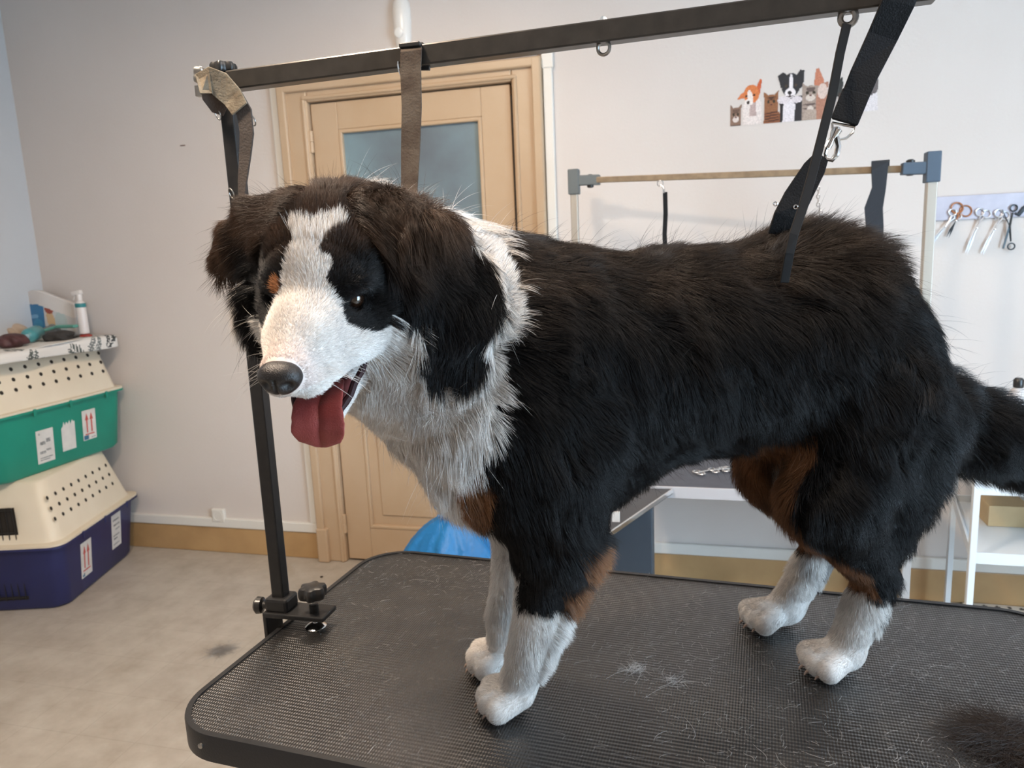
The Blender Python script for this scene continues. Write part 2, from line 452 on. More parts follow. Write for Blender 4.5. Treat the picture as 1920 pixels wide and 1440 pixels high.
def star_knob(c, axis, R0, h, lobes, m, parent, name='knob'):
    ax = Vector(axis).normalized(); u = ax.orthogonal().normalized(); v = ax.cross(u); N = lobes * 10; b = MB(); vs = []
    prof = [(.72, 0), (.93, .12), (1, .35), (1, .7), (.9, .92), (.6, 1.0)]
    for (f, hh) in prof:
        for k in range(N):
            a = 2 * pi * k / N; r = R0 * f * (1 + .13 * cos(lobes * a))
            vs.append(Vector(c) + ax * h * hh + (u * cos(a) + v * sin(a)) * r)
    fs = [(i * N + k, i * N + (k + 1) % N, (i + 1) * N + (k + 1) % N, (i + 1) * N + k) for i in range(len(prof) - 1) for k in range(N)]
    fs += [tuple(range(N - 1, -1, -1)), tuple((len(prof) - 1) * N + k for k in range(N))]
    b.add(vs, fs); return b.build(name, m, parent, smooth=True)


star_knob((kx, ky, TZ + .050), (0, 0, 1), .0205, .022, 6, M['plastic_black'], ga)
MB().lathe((kx, ky, TZ + .002), (0, 0, 1), [(.0042, 0), (.0042, .05)], 14).lathe((kx, ky, TZ + .045), (0, 0, 1), [(.009, 0), (.009, .004), (.006, .0055)], 6).build('screw_rod', M['chrome'], ga, smooth=True)
MB().lathe((kx, ky, TZ + .0005), (0, 0, 1), [(.016, 0), (.017, .0025), (.012, .0065), (.006, .009)], 24).build('clamp_pad', M['chrome'], ga, smooth=True)
MB().lathe((kx, ky, TZ + .028), (0, 0, 1), [(.0075, 0), (.0075, .012), (.0065, .013)], 16).build('bushing', M['plastic_black'], ga, smooth=True)
c = ony(424, 128, PY)
star_knob((c[0] - .004, PY, BZ + .003), (0, 0, 1), .017, .016, 6, M['plastic_black'], ga)
c = ony(372, 150, PY - .03)
star_knob((c[0] + .012, PY - .03, c[2] + .004), (-1, -.3, .15), .012, .014, 4, M['steel'], ga)
MB().tube([(c[0] + .01, PY - .03, c[2] + .004), (PX, PY - .01, BZ)], .004, 8).bb(c[0] - .004, c[0] + .006, PY - .035, PY - .026, c[2] - .022, c[2] - .008).build('screw_rod', M['steel'], ga)


def P(px, py, y): return Vector(ony(px, py, y))


# eye bolt on the bar
eb = thing('eye_bolt', 'steel eye bolt screwed through middle of the black bar', 'eye bolt', tuple(P(1132, 62, .985)))
c = P(1132, 90, .985)
MB().ring(tuple(c), .0078, .0022, (.25, 1, .1)).tube([c + Vector((0, 0, .008)), P(1132, 38, .985)], .0022, 8).build('ring', M['steel'], eb, smooth=True)
c = P(1131, 38, .985)
MB().lathe(tuple(c - Vector((0, 0, .003))), (0, 0, 1), [(.0045, 0), (.006, .002), (.0045, .005), (.002, .0075)], 6).build('wing_nut', M['chrome'], eb, smooth=True)
# second ring the thin strap hangs from
eb = thing('eye_bolt', 'grey steel eye bolt at right, with the thin strap hung from it', 'eye bolt', tuple(P(1590, 20, .985)))
c = P(1590, 33, .985)
MB().ring(tuple(c), .0082, .0036, (.25, 1, .1)).tube([c + Vector((0, 0, .008)), c + Vector((0, 0, .02))], .003, 8).build('ring', M['steel'], eb, smooth=True)

# thin leather strap down to the dog's side
st = thing('belly_strap', 'thin black strap from the right eye bolt down to the dog back', 'strap', tuple(c))
path = [P(1588, 45, .975), P(1575, 100, .97), P(1560, 180, .96), P(1540, 260, .945), P(1522, 330, .93), P(1505, 390, .915), P(1488, 440, .90), P(1480, 475, .895), P(1470, 530, .90)]
MB().ribbon(path, .0105, .003, (1, .3, 0)).build('webbing', mat('strap_leather', (.007, .006, .0055), .7, spec=.2), st, bev=.0008)
# wide strap
st = thing('haunch_strap', 'wide black webbing strap slanting down with a metal snap hook', 'strap', tuple(P(1690, 5, .985)))
Y = .975
MB().ribbon([P(1692, -18, Y - .012), P(1684, 5, Y - .014), P(1655, 68, Y), P(1620, 140, Y), P(1583, 230, Y)], [.036, .036, .034, .031, .029], .004, (1, 0, .35)).build('webbing', M['web_black'], st, bev=.001)
MB().ribbon([P(1606, 172, Y - .003), P(1583, 228, Y - .004)], .031, .003, (1, 0, .35)).build('stitched_fold', M['web_black'], st, bev=.001)
a, b_ = P(1560, 230, Y), P(1603, 238, Y); mid = P(1573, 262, Y)
MB().tube([a, b_, b_ + Vector((-.002, 0, -.006)), mid + Vector((.008, 0, .001)), mid, a + Vector((.001, 0, -.008)), a], .0016, 8).build('d_ring', M['chrome'], st, smooth=True)
hk = MB().lathe(tuple(P(1572, 238, Y)), tuple(P(1560, 268, Y) - P(1575, 240, Y)), [(.002, 0), (.0065, .003), (.005, .010), (.003, .014), (.0045, .02), (.0045, .026)], 14)
hk.tube([P(1568, 252, Y), P(1572, 275, Y), P(1569, 290, Y), P(1560, 300, Y), P(1550, 298, Y), P(1547, 288, Y), P(1552, 272, Y), P(1560, 258, Y)], [.003, .0036, .0034, .003, .0028, .0022, .002, .002], 8)
hk.build('snap_hook', M['chrome'], st, smooth=True)
st = thing('haunch_loop', 'short black webbing loop between the snap hook and fur', 'strap', tuple(P(1530, 300, Y)))
MB().ribbon([P(1541, 292, Y), P(1527, 315, Y), P(1495, 370, Y), P(1478, 405, Y), P(1465, 440, Y + .01)], [.017, .026, .032, .034, .034], .005, (1, 0, .35)).build('webbing', M['web_black'], st, bev=.001)
for k, (x, y) in enumerate(((1454, 382), (1492, 388))):
    MB().ring(tuple(P(x, y, Y - .004)), .0022, .0009, (.2, 1, 0), 14, 6).build('rivet', M['chrome'], st, smooth=True)

# neck strap
st = thing('neck_strap', 'worn grey webbing strap hanging over the bar behind head', 'strap', tuple(P(770, 90, .985)))
MB().ribbon([P(790, 100, 1.003), P(776, 86, .995), P(772, 86, .985), P(771, 96, .968), P(770, 130, .968), P(772, 200, .965), P(770, 280, .962), P(768, 345, .955), P(765, 400, .94)],
            [.028, .028, .028, .0285, .028, .027, .026, .023, .021], .003, (1, .1, 0)).build('webbing', M['web_grey'], st, bev=.0008)
MB().ribbon([P(792, 84, 1.004), P(792, 98, 1.008), P(790, 128, 1.008)], .024, .003, (1, .1, 0)).build('tail_end', M['web_black'], st)
MB().ring(tuple(P(752, 132, .975)), .008, .0012, (1, .3, .2), 18, 6, sq=1.5, up=(0, 1, 0)).build('ring', M['chrome'], st, smooth=True)
MB().bb(P(758, 85, .99)[0], P(796, 85, .99)[0], .97, 1.005, P(775, 88, .985)[2] - .003, P(775, 84, .985)[2]).bar(tuple(P(785, 126, .99)), tuple(P(806, 126, .99)), .006, .008).build('buckle', M['black_metal'], st, bev=.001)

# bundle of straps slung over the left corner
st = thing('spare_harness', 'dusty black harness straps slung over the arm left corner', 'strap', tuple(P(430, 160, .96)))
MB().ribbon([P(371, 158, .94), P(395, 150, .945), P(412, 158, .95), P(436, 182, .955), P(450, 205, .955)], [.030, .034, .036, .032, .028], .003, [(.45, .3, .6), (.3, 0, .7), (.6, 0, .6), (.9, 0, .4), (1, 0, .2)]).build('webbing_top', M['web_tan'], st, bev=.0008)
MB().ribbon([P(420, 165, .957), P(440, 186, .958), P(458, 210, .96), P(463, 250, .962), P(460, 290, .965), P(455, 340, .966), P(453, 385, .966)], [.022, .030, .024, .021, .018, .014, .009], .0035, (1, 0, .15)).build('webbing_long', mat('brown_webbing', lin((70, 62, 57)), .8, bump=(350, .001)), st, bev=.0008)
MB().ribbon([P(384, 163, .95), P(394, 178, .955), P(410, 198, .965), P(424, 206, .970)], [.014, .026, .028, .020], .0035, (1, 0, .6)).build('webbing_short', mat('brown_webbing_b', lin((78, 68, 62)), .8, bump=(350, .001)), st, bev=.0008)
for (x, y, r) in ((408, 213, .0085), (474, 226, .007), (434, 363, .0075), (466, 274, .003)):
    MB().ring(tuple(P(x, y, .972)), r, .001, (.7, 1, .4), 20, 6).build('ring', M['steel'], st, smooth=True)

# ------------------------------------------------------------------ pet carriers in the corner


def rrect2(x0, x1, y0, y1, r, n=5):
    out = []
    for (cx, cy, a0) in ((x1 - r, y1 - r, 0), (x0 + r, y1 - r, 90), (x0 + r, y0 + r, 180), (x1 - r, y0 + r, 270)):
        for k in range(n + 1):
            a = radians(a0 + 90 * k / n); out.append((cx + cos(a) * r, cy + sin(a) * r))
    return out


def carrier(label, B, yaw, z0, z1, z2, L0, W0, bottom_col, tap, holes_ofs):
    """B: far right bottom corner; local x goes left into the corner, local y comes towards the room"""
    ey = Vector((sin(yaw), -cos(yaw), 0)); ex = Vector((ey.y, -ey.x, 0))      # ex to the left
    if ex.x > 0: ex = -ex
    Bv = Vector((B[0], B[1], 0))

    def W(x, y, z): return Bv + ex * x + ey * y + Vector((0, 0, z))
    t = thing('pet_carrier', label, 'pet carrier', tuple(W(W0 / 2, L0 / 2, z0)), 'stacked pet carriers')
    H1 = z1 - z0

    def loft(levels, m, name, parent, cap0=True, cap1=True):
        vs = []; fs = []
        for (ins, z, r) in levels:
            vs += [W(x, y, z) for x, y in rrect2(ins, W0 - ins, ins, L0 - ins, r)]
        n = 24
        for i in range(len(levels) - 1):
            for k in range(n): fs.append((i * n + k, i * n + (k + 1) % n, (i + 1) * n + (k + 1) % n, (i + 1) * n + k))
        if cap0: fs.append(tuple(range(n - 1, -1, -1)))
        if cap1: fs.append(tuple((len(levels) - 1) * n + k for k in range(n)))
        return MB().add(vs, fs).build(name, m, parent, smooth=True)
    loft([(0.012, z0, .06), (0, z0 + .015, .06), (-tap * .55, z1 - .012, .055), (-tap, z1 - .010, .055), (-tap, z1 - .002, .055), (-tap * .8, z1, .05)], bottom_col, 'lower_shell', t)
    cream = M['cream']
    loft([(-tap * .97, z1 - .001, .055), (-tap * .97, z1 + .007, .055), (-tap * .35, z1 + .010, .05), (-tap * .2, z1 + .03, .05), (tap * 1.0, z2 - .012, .045), (tap * 1.3, z2, .04)], cream, 'upper_shell', t)
    # ventilation holes: dark recessed discs in three rows along the side that faces the room
    hm = M['hole']; hole_me = None
    for row in range(3):
        for k in range(9):
            f = .30 + .22 * row
            z = z2 - .012 - (z2 - .012 - z1 - .03) * f * .95
            fr_ = (z - (z1 + .03)) / ((z2 - .012) - (z1 + .03)); ins = -tap * .2 + (tap * 1.2) * fr_
            y = holes_ofs + .05 + k * (L0 - .09) / 8.8 + row * .004
            c = W(ins, y, z); nrm = (-ex + Vector((0, 0, .3))).normalized()
            if hole_me is None:
                vs = [(0, 0, .0006)] + [(cos(a * pi / 6) * .0085, sin(a * pi / 6) * .0085, .0009) for a in range(12)] + [(cos(a * pi / 6) * .0105, sin(a * pi / 6) * .0105, .0002) for a in range(12)]
                fs = [(0, 1 + a, 1 + (a + 1) % 12) for a in range(12)] + [(1 + a, 13 + a, 13 + (a + 1) % 12, 1 + (a + 1) % 12) for a in range(12)]
                hole_me = bpy.data.meshes.new('vent_hole'); hole_me.from_pydata(vs, [], fs); hole_me.materials.append(hm); hole_me.materials.append(cream)
                for p_ in hole_me.polygons: p_.material_index = 0 if p_.index < 12 else 1
            o = bpy.data.objects.new('vent_hole', hole_me); COL.objects.link(o); o.parent = t
            o.location = c - t.location; o.rotation_euler = nrm.to_track_quat('Z', 'Y').to_euler()
    # wire door at the near end
    dm = MB(); yy = L0 + .001
    dm.add([W(W0 * .34, yy + .004, z0 + .05), W(W0 * .9, yy + .004, z0 + .05), W(W0 * .9, yy + .004, z2 - .09), W(W0 * .34, yy + .004, z2 - .09)], [(0, 1, 2, 3)])
    dm.build('door_opening', M['hole'], t)
    g = MB()
    for k in range(9): g.tube([W(W0 * (.36 + .52 * k / 8), yy + .008, z0 + .05), W(W0 * (.36 + .52 * k / 8), yy + .008, z2 - .09)], .002, 6)
    for k in range(5): g.tube([W(W0 * .35, yy + .010, z0 + .06 + k * (z2 - z0 - .16) / 4), W(W0 * .89, yy + .010, z0 + .06 + k * (z2 - z0 - .16) / 4)], .0022, 6)
    g.build('wire_door', M['black_metal'], t, smooth=True)
    for y in (.1, .3, .48):
        if y < L0: MB().box(W(-tap - .001, y, z1 - .012), (.004, .012, .03), Matrix.Rotation(yaw, 3, 'Z')).build('clip', bottom_col, t, bev=.001)

    def sticker(label_, y, zc, wd, ht, arrows, lines, torn=False, blot=None):
        """label stuck on the flaring side wall, with printed arrows and rows of marks"""
        H = z1 - .012 - (z0 + .015)

        def S(u, v, lift): z = zc + v; f = (z - z0 - .015) / H; return W(-tap * .55 * f - lift, y - u, z)      # u to the far end (right in view)
        b = MB()
        if torn:
            top = [(-.5, .28), (-.38, .34), (-.3, .5), (-.22, .36), (-.1, .47), (.0, .38), (.12, .5), (.2, .36), (.33, .5), (.4, .42), (.5, .44), (.5, -.5), (-.5, -.5)]
        else: top = [(-.5, .5), (.5, .5), (.5, -.5), (-.5, -.5)]
        b.add([S(u * wd, v * ht, .0012) for u, v in top], [tuple(range(len(top)))], 0)

        def poly(pts, mi): b.add([S(u * wd, v * ht, .0018) for u, v in pts], [tuple(range(len(pts)))], mi)
        if arrows:
            for cx in (-.17, .17):
                poly([(cx - .05, -.25), (cx + .05, -.25), (cx + .05, .2), (cx - .05, .2)], 1)
                poly([(cx - .13, .17), (cx + .13, .17), (cx, .40)], 1)
            poly([(-.34, -.33), (.34, -.33), (.34, -.29), (-.34, -.29)], 1)
        for (u0, u1, v, h_) in lines: poly([(u0, v), (u1, v), (u1, v + h_), (u0, v + h_)], 2)
        if blot:
            for (u0, u1, v, h_, mi) in blot: poly([(u0, v), (u1, v), (u1, v + h_), (u0, v + h_)], mi)
        b.build('sticker', [M['paper'], M['red_ink'], M['dark_ink'], M['blue_ink']], t)
    return W, sticker


M['cream'] = mat('cream_plastic', lin((222, 210, 188)), .45, noise=(4, lin((205, 190, 165)), .5))
M['hole'] = mat('dark_opening', (.02, .016, .012), .9)
M['navy'] = mat('navy_plastic', lin((38, 44, 92)), .42, noise=(5, lin((32, 36, 74)), .6))
M['teal'] = mat('teal_plastic', lin((18, 140, 118)), .42, noise=(5, lin((14, 122, 104)), .6))
M['paper'] = mat('label_paper', lin((215, 212, 206)), .6, noise=(30, lin((190, 188, 184)), .5))
M['red_ink'] = mat('red_ink', lin((196, 88, 80)), .6)
M['dark_ink'] = mat('grey_ink', lin((95, 98, 98)), .7, noise=(160, lin((190, 190, 188)), .9))
M['blue_ink'] = mat('blue_ink', lin((60, 110, 140)), .7)
W1, stk1 = carrier('cream and navy plastic pet carrier standing on the floor, bottom of the stack', (-2.687, 2.853), .279, .001, .281, .53, .60, .40, M['navy'], .046, .045)
stk1('', .43, .145, .085, .155, True, [(-.3, -.2, -.42, .05)], blot=[(-.4, -.2, -.47, .06, 3)])
stk1('', .17, .17, .085, .16, False, [(-.35, .3, .3, .05), (-.3, .35, .15, .05), (-.1, .35, .02, .04), (-.35, .3, -.15, .04), (-.3, .1, -.25, .05), (-.35, .3, -.4, .03)])
W2, stk2 = carrier('cream and teal plastic pet carrier stacked on the navy one', (-2.673, 2.862), .0, .532, .804, 1.043, .66, .38, M['teal'], .036, .0)
stk2('', .43, .64, .085, .14, False, [(-.38, -.28, .36, .06), (-.3, 0, .05, .1), (.05, .3, .1, .12), (-.35, .0, -.22, .08), (.02, .3, -.16, .06), (-.35, .38, -.36, .03), (-.35, .2, -.42, .03)])
stk2('', .31, .655, .072, .13, False, [], torn=True)
stk2('', .195, .675, .075, .135, True, [(.1, .4, -.45, .03)], blot=[(-.45, -.1, -.48, .14, 3)])


# ---- painted sheets: small quads coloured per face for flat prints
class Canvas:
    def __init__(s, w_, h_, cell):
        s.nx = int(w_ / cell); s.ny = int(h_ / cell); s.cell = cell
        s.x = (np.arange(s.nx) + .5) * cell; s.y = (np.arange(s.ny) + .5) * cell
        s.X, s.Y = np.meshgrid(s.x, s.y); s.c = np.zeros((s.ny, s.nx, 3)); s.a = np.zeros((s.ny, s.nx), bool)

    def ell(s, cx, cy, rx, ry, col, rot=0, only=False):
        a = radians(rot); dx = s.X - cx; dy = s.Y - cy; u = dx * cos(a) + dy * sin(a); v = -dx * sin(a) + dy * cos(a)
        m = (u / rx) ** 2 + (v / ry) ** 2 < 1
        if only: m &= s.a
        s.c[m] = lin(col); s.a |= m

    def poly(s, pts, col, only=False):
        m = np.zeros_like(s.a); n = len(pts); j = n - 1
        for i in range(n):
            xi, yi = pts[i]; xj, yj = pts[j]
            if yi != yj:
                c = ((yi > s.Y) != (yj > s.Y)) & (s.X < (xj - xi) * (s.Y - yi) / (yj - yi) + xi); m ^= c
            j = i
        if only: m &= s.a
        s.c[m] = lin(col); s.a |= m

    def build(s, name, fn, m, parent=None, noise=0):
        idx = -np.ones((s.ny + 1, s.nx + 1), int); vs = []; fs = []; cols = []
        for j in range(s.ny):
            for i in range(s.nx):
                if s.a[j, i]:
                    q = []
                    for (jj, ii) in ((j, i), (j, i + 1), (j + 1, i + 1), (j + 1, i)):
                        if idx[jj, ii] < 0: idx[jj, ii] = len(vs); vs.append(tuple(fn(ii * s.cell, jj * s.cell)))
                        q.append(int(idx[jj, ii]))
                    fs.append(q); k = 1 + noise * (RNG.random() - .5); cols.append(list(np.clip(s.c[j, i] * k, 0, 1)) + [1])
        me = bpy.data.meshes.new(name); me.from_pydata(vs, [], fs)
        at = me.color_attributes.new('Col', 'FLOAT_COLOR', 'CORNER')
        at.data.foreach_set('color', np.repeat(np.array(cols), 4, axis=0).ravel())
        return link(name, me, m, parent, smooth=True)


# leaf printed cloth over the upper carrier
cw = .40 + .30; Lc = .70
cv = Canvas(cw, Lc, .005); cv.a[:] = True; cv.c[:] = lin((218, 214, 208))
for k in range(22):
    cx = RNG.uniform(.05, cw); cy = RNG.uniform(0, Lc); a = RNG.uniform(0, 360)
    if k < 8: cx = RNG.uniform(.42, .54); cy = .04 + k * .085
    col = [(70, 74, 74), (120, 124, 122), (90, 96, 92)][k % 3]
    for j in range(-5, 6):
        t_ = j / 5; bx = cx + cos(radians(a)) * t_ * .05; by = cy + sin(radians(a)) * t_ * .05
        for s_ in (-1, 1):
            aa = a + s_ * 50; ln = .034 * (1 - .5 * abs(t_))
            cv.ell(bx + cos(radians(aa)) * ln * .7, by + sin(radians(aa)) * ln * .7, ln * .62, .0034, col, aa)


def clothfn(x, y):
    # x across the top from the left side and down over the right side; y along
    top = .41
    if x < top: u = .360 - x + .02; z = 1.050 + .004 * sin(9 * y) * (x / top); o_ = 0
    else: o_ = x - top; u = -.018 - .012 * sin(14 * y + .6) - min(o_, .02) * .6; z = 1.048 + .004 * sin(9 * y) - max(0, o_ - .006) * .98
    z = max(z, 1.006 - .006 * sin(6 * y + 1)) if x >= top else z
    return W2(u + .0, y - .005, z)


cv.a[:, int(.495 / .005):] = False
cl = cv.build('leaf_cloth', clothfn, attr_mat('leaf_cloth', .85, .2))
tag(cl, 'white cloth with grey palm leaves spread on top of carriers', 'cloth')
sd = cl.modifiers.new('thickness', 'SOLIDIFY'); sd.thickness = .003; sd.offset = -1

# things lying on the cloth
ZC = 1.0535


def C2(x, y, z=0): return W2(x, y, ZC + z)


def onc(px_, y, h): q = P(px_, 610, y); return (q.x, y, ZC + h)


def lump(name, fn_mat, label, cat, centre, radii, rot=0, seed=0, amp=.12, res=5, flat=.0):
    bm = bmesh.new(); bmesh.ops.create_icosphere(bm, subdivisions=4, radius=1); r_ = np.random.default_rng(seed); ph = r_.uniform(0, 6, (6, 3)); fr_ = r_.uniform(1.5, res, (6, 3))
    for v in bm.verts:
        p = np.array(v.co); k = 1 + amp * sum(sin(fr_[i] @ p * 1.3 + ph[i, 0]) for i in range(6)) / 3
        sq = np.sign(p) * np.abs(p) ** .8
        v.co = Vector((sq[0] * radii[0] * k, sq[1] * radii[1] * k, max(sq[2] * k, -.9) * radii[2]))
    me = bpy.data.meshes.new(name); bm.to_mesh(me); bm.free()
    for v in me.vertices:
        v.co = Matrix.Rotation(rot, 3, 'Z') @ v.co + Vector(centre)
    o = link(name, me, fn_mat, None, True); tag(o, label, cat); return o


pk = Canvas(.13, .125, .0025); pk.a[:] = True; pk.c[:] = lin((196, 196, 196))
pk.poly([(0.006, .0), (.055, .0), (.055, .085), (.006, .09)], (52, 118, 165)); pk.ell(.03, .035, .018, .014, (60, 140, 180)); pk.ell(.02, .055, .016, .006, (120, 170, 205)); pk.ell(.04, .015, .014, .008, (120, 175, 200))
pk.ell(.075, .045, .012, .035, (200, 170, 130), 12); pk.ell(.070, .078, .012, .010, (150, 75, 62)); pk.ell(.1, .045, .016, .036, (176, 190, 188))
pk.poly([(0, .09), (.055, .085), (.13, .07), (.13, .125), (0, .125)], (214, 208, 203))
c0 = ony(62, 590, 2.84); c1 = ony(136, 590, 2.84); c0[2] = ZC + .037


def packfn(x, y):
    f = x / .13; b = sin(pi * min(1, max(0, f))) * .022 * (1 - .5 * (y / .125) ** 2); top = y * (1 + .06 * sin(f * 7)) - (max(0, f - .5) ** 2) * .16 * (y / .125)
    return (c0[0] - .01 + f * (c1[0] - c0[0] + .02), 2.83 - b, c0[2] - .035 + top * 1.62)


pk_o = pk.build('tissue_pack', packfn, attr_mat('tissue_pack', .35, .5)); tag(pk_o, 'white plastic wrapped tissue pack with blue print, standing at the back', 'tissue pack')
sd = pk_o.modifiers.new('thickness', 'SOLIDIFY'); sd.thickness = .045; sd.offset = -1
# spray bottle
c = ony(156, 607, 2.79); z0 = ZC + .0165
sb = thing('spray_bottle', 'white pump spray bottle with teal collar at the right end', 'bottle', (c[0], c[1], z0))
MB().lathe((c[0], c[1], z0 - .004), (0, 0, 1), [(.016, 0), (.021, .004), (.021, .125), (.018, .142), (.010, .150)], 20).build('body', mat('white_bottle', lin((222, 214, 210)), .35), sb, smooth=True)
MB().lathe((c[0], c[1], z0 + .118), (0, 0, 1), [(.0218, 0), (.0225, .002), (.0225, .016), (.0212, .018)], 20).build('collar', mat('teal_band', lin((40, 125, 130)), .4), sb, smooth=True)
MB().lathe((c[0], c[1], z0 + .146), (0, 0, 1), [(.011, 0), (.011, .024), (.008, .034)], 16).bar((c[0] + .014, c[1], z0 + .186), (c[0] - .034, c[1], z0 + .178), .018, .018).bar((c[0] - .020, c[1], z0 + .176), (c[0] - .034, c[1], z0 + .150), .008, .006).build('pump_head', mat('white_pump', lin((226, 220, 216)), .35), sb, smooth=True, bev=.002)
# red lid under it
MB()
rd = MB().lathe((c[0] + .004, c[1], z0 - .017), (0, 0, 1), [(.020, 0), (.026, .002), (.026, .008), (.017, .012)], 24).build('red_lid', mat('red_plastic', lin((165, 60, 52)), .4), None, smooth=True); tag(rd, 'small flat red lid under the spray bottle', 'lid')
# turquoise bottle lying down, cap facing the room
a_ = ony(48, 612, 2.55); b_ = ony(72, 590, 2.72); a_[2] = ZC + .031; b_[2] = ZC + .040
ax = Vector(b_) - Vector(a_)
tb = thing('lying_bottle', 'turquoise bottle with pale cap lying on its side on the cloth', 'bottle', tuple(a_))
ln = ax.length
MB().lathe(tuple(a_), tuple(ax), [(.010, .0), (.026, .010), (.031, .022), (.031, ln * .7), (.022, ln * .82), (.008, ln * .86)], 24).build('body', mat('turquoise_bottle', lin((70, 138, 142)), .3, noise=(25, lin((98, 160, 160)), .8)), tb, smooth=True)
MB().lathe(tuple(Vector(a_) - ax.normalized() * .018), tuple(ax), [(.009, 0), (.011, .002), (.011, .016), (.008, .019)], 20).build('cap', mat('pale_cap', lin((150, 175, 180)), .4), tb, smooth=True)
# green comb/brush behind
a_ = Vector(onc(106, 2.76, .052)); b_ = Vector(onc(143, 2.76, .052))
gb = thing('green_brush', 'flat mint green grooming brush lying beside the spray bottle', 'brush', tuple(a_))
MB().bar(a_, b_, .030, .014).build('head', mat('mint_plastic', lin((95, 158, 142)), .4), gb, bev=.005)
MB().tube([a_ + Vector((.002, 0, 0)), a_ - Vector((.03, .02, .01)), a_ - Vector((.055, .05, .018))], [.006, .007, .005], 10).build('handle', mat('mint_plastic_b', lin((88, 150, 136)), .4), gb, smooth=True)
lump('black_pouch', mat('dark_cloth', (.022, .019, .018), .7, noise=(20, (.05, .045, .04), .8), bump=(60, .003)), 'dark crumpled pouch lying in front of the green brush', 'pouch', onc(108, 2.66, .019), (.055, .060, .024), .2, 3)
lump('maroon_pouch', mat('maroon_cloth', lin((62, 32, 34)), .55, noise=(30, lin((95, 58, 58)), .7), bump=(60, .003)), 'maroon crumpled pouch near the left end of cloth', 'pouch', onc(18, 2.46, .024), (.052, .055, .030), .1, 5)
lump('beige_cloth', mat('beige_cloth', lin((186, 165, 145)), .8, bump=(40, .004)), 'beige folded rag behind the maroon pouch', 'rag', onc(22, 2.74, .030), (.06, .05, .040), .1, 8)
lump('clear_bag', mat('clear_bag', lin((150, 152, 150)), .25, bump=(60, .006), Transmission_Weight=.35), 'clear crumpled plastic bag between turquoise bottle and brush', 'plastic bag', onc(96, 2.78, .024), (.040, .022, .034), .1, 12)
c = Vector(onc(136, 2.70, .0055))
MB()
s_ = MB().bar(c - Vector((.02, 0, 0)), c + Vector((.018, .01, .006)), .012, .008).build('scissor_case', mat('dark_case', (.03, .028, .027), .4), None, bev=.002); tag(s_, 'small dark case with pale end beside red lid', 'case')

# wall socket, motion sensor, screw hole mark
c = ony(414, 965, WY)
so = thing('wall_socket', 'white wall socket above the skirting beside crates', 'socket', (c[0], WY, c[2]))
MB().bb(c[0] - .035, c[0] + .033, WY - .022, WY - .0005, c[2] - .032, c[2] + .034).build('housing', M['trunk'], so, bev=.005)
MB().lathe((c[0] - .001, WY - .0215, c[2] + .001), (0, -1, 0), [(.026, 0), (.026, .002), (.021, .0022), (.020, .0012), (.0001, .0012)], 24).build('face', M['trunk'], so, smooth=True)
for dx in (): MB().lathe((c[0] + dx, WY - .0222, c[2]), (0, -1, 0), [(.0028, 0), (.0028, .0008)], 10).build('pin_hole', M['hole'], so)
c = ony(752, 45, WY)
ms = thing('motion_sensor', 'white rounded motion sensor high on the wall above door', 'sensor', (c[0], WY, c[2]))
vs = []; nseg = 9
b = MB()
pr = [(.0, -.112), (.022, -.108), (.030, -.09), (.034, -.05), (.037, 0), (.037, .05), (.033, .08), (.024, .094), (0, .098)]
for (r_, h) in pr:
    for k in range(15):
        a = pi * k / 14; vs.append((c[0] + .006 - cos(a) * r_, WY - .001 - sin(a) * r_ * .95, c[2] + h * .92))
fs = [(i * 15 + k, i * 15 + k + 1, (i + 1) * 15 + k + 1, (i + 1) * 15 + k) for i in range(8) for k in range(14)]
b.add(vs, fs).build('housing', mat('sensor_plastic', lin((232, 228, 222)), .22), ms, smooth=True)
MB().lathe((c[0] + .002, WY - .034, c[2] - .04), (0, -1, -.1), [(.018, 0), (.018, .003), (.013, .0055), (.003, .0065)], 20).build('lens', mat('sensor_lens', lin((236, 234, 230)), .12), ms, smooth=True)
c = ony(343, 273, WY)
o = MB().bb(c[0] - .012, c[0] + .012, WY - .003, WY - .0002, c[2] - .002, c[2] + .0025).build('wall_mark', mat('scuff', lin((120, 98, 88)), .8), None); tag(o, 'tiny brown chip in paint on the wall above crates', 'wall mark')

# ------------------------------------------------------------------ pets sticker (flat print)
s0 = ony(1368, 236, WY); s1 = ony(1658, 212, WY); SW = s1[0] - s0[0]; SH = .185
st = Canvas(SW, SH, .0024); W_ = SW


def px(x, y):                        # coordinates taken in a 290 x 100 sketch of the print
    return x * SW / 290, y * SH / 100


def E_(x, y, rx, ry, col, rot=0, only=False): a, b = px(x, y); st.ell(a, b, rx * SW / 290, ry * SH / 100 * 1.0, col, rot, only)


def Pg(pts, col, only=False): st.poly([px(*q) for q in pts], col, only)


def cat_(x, w2, top, body, dark, white=None):
    Pg([(x - w2, 0), (x + w2, 0), (x + w2, top - 12), (x - w2, top - 12)], body)
    Pg([(x - w2, top - 18), (x - w2 - 1, top + 2), (x - w2 * .3, top - 7)], body); Pg([(x + w2, top - 18), (x + w2 + 1, top + 2), (x + w2 * .3, top - 7)], body)
    E_(x, top - 17, w2 * 1.02, 13, body)
    for k in range(3): E_(x, top - 9 + k * 1.5 - k * 4, w2 * (.7 - .1 * k), 1.1, dark)
    for k in range(4): E_(x, top - 38 - 7 * k, w2 * .95, 1.6, dark, 0, True)
    E_(x - w2 * .42, top - 17, w2 * .2, 3, (52, 44, 30)); E_(x + w2 * .42, top - 17, w2 * .2, 3, (52, 44, 30))
    if white: E_(x, top - 26, w2 * .6, 6, white); E_(x, top - 50, w2 * .45, 10, white)
    E_(x, top - 22, 2, 1.6, (90, 50, 45))


cat_(12, 10, 38, (132, 104, 88), (62, 44, 38), (214, 200, 192))
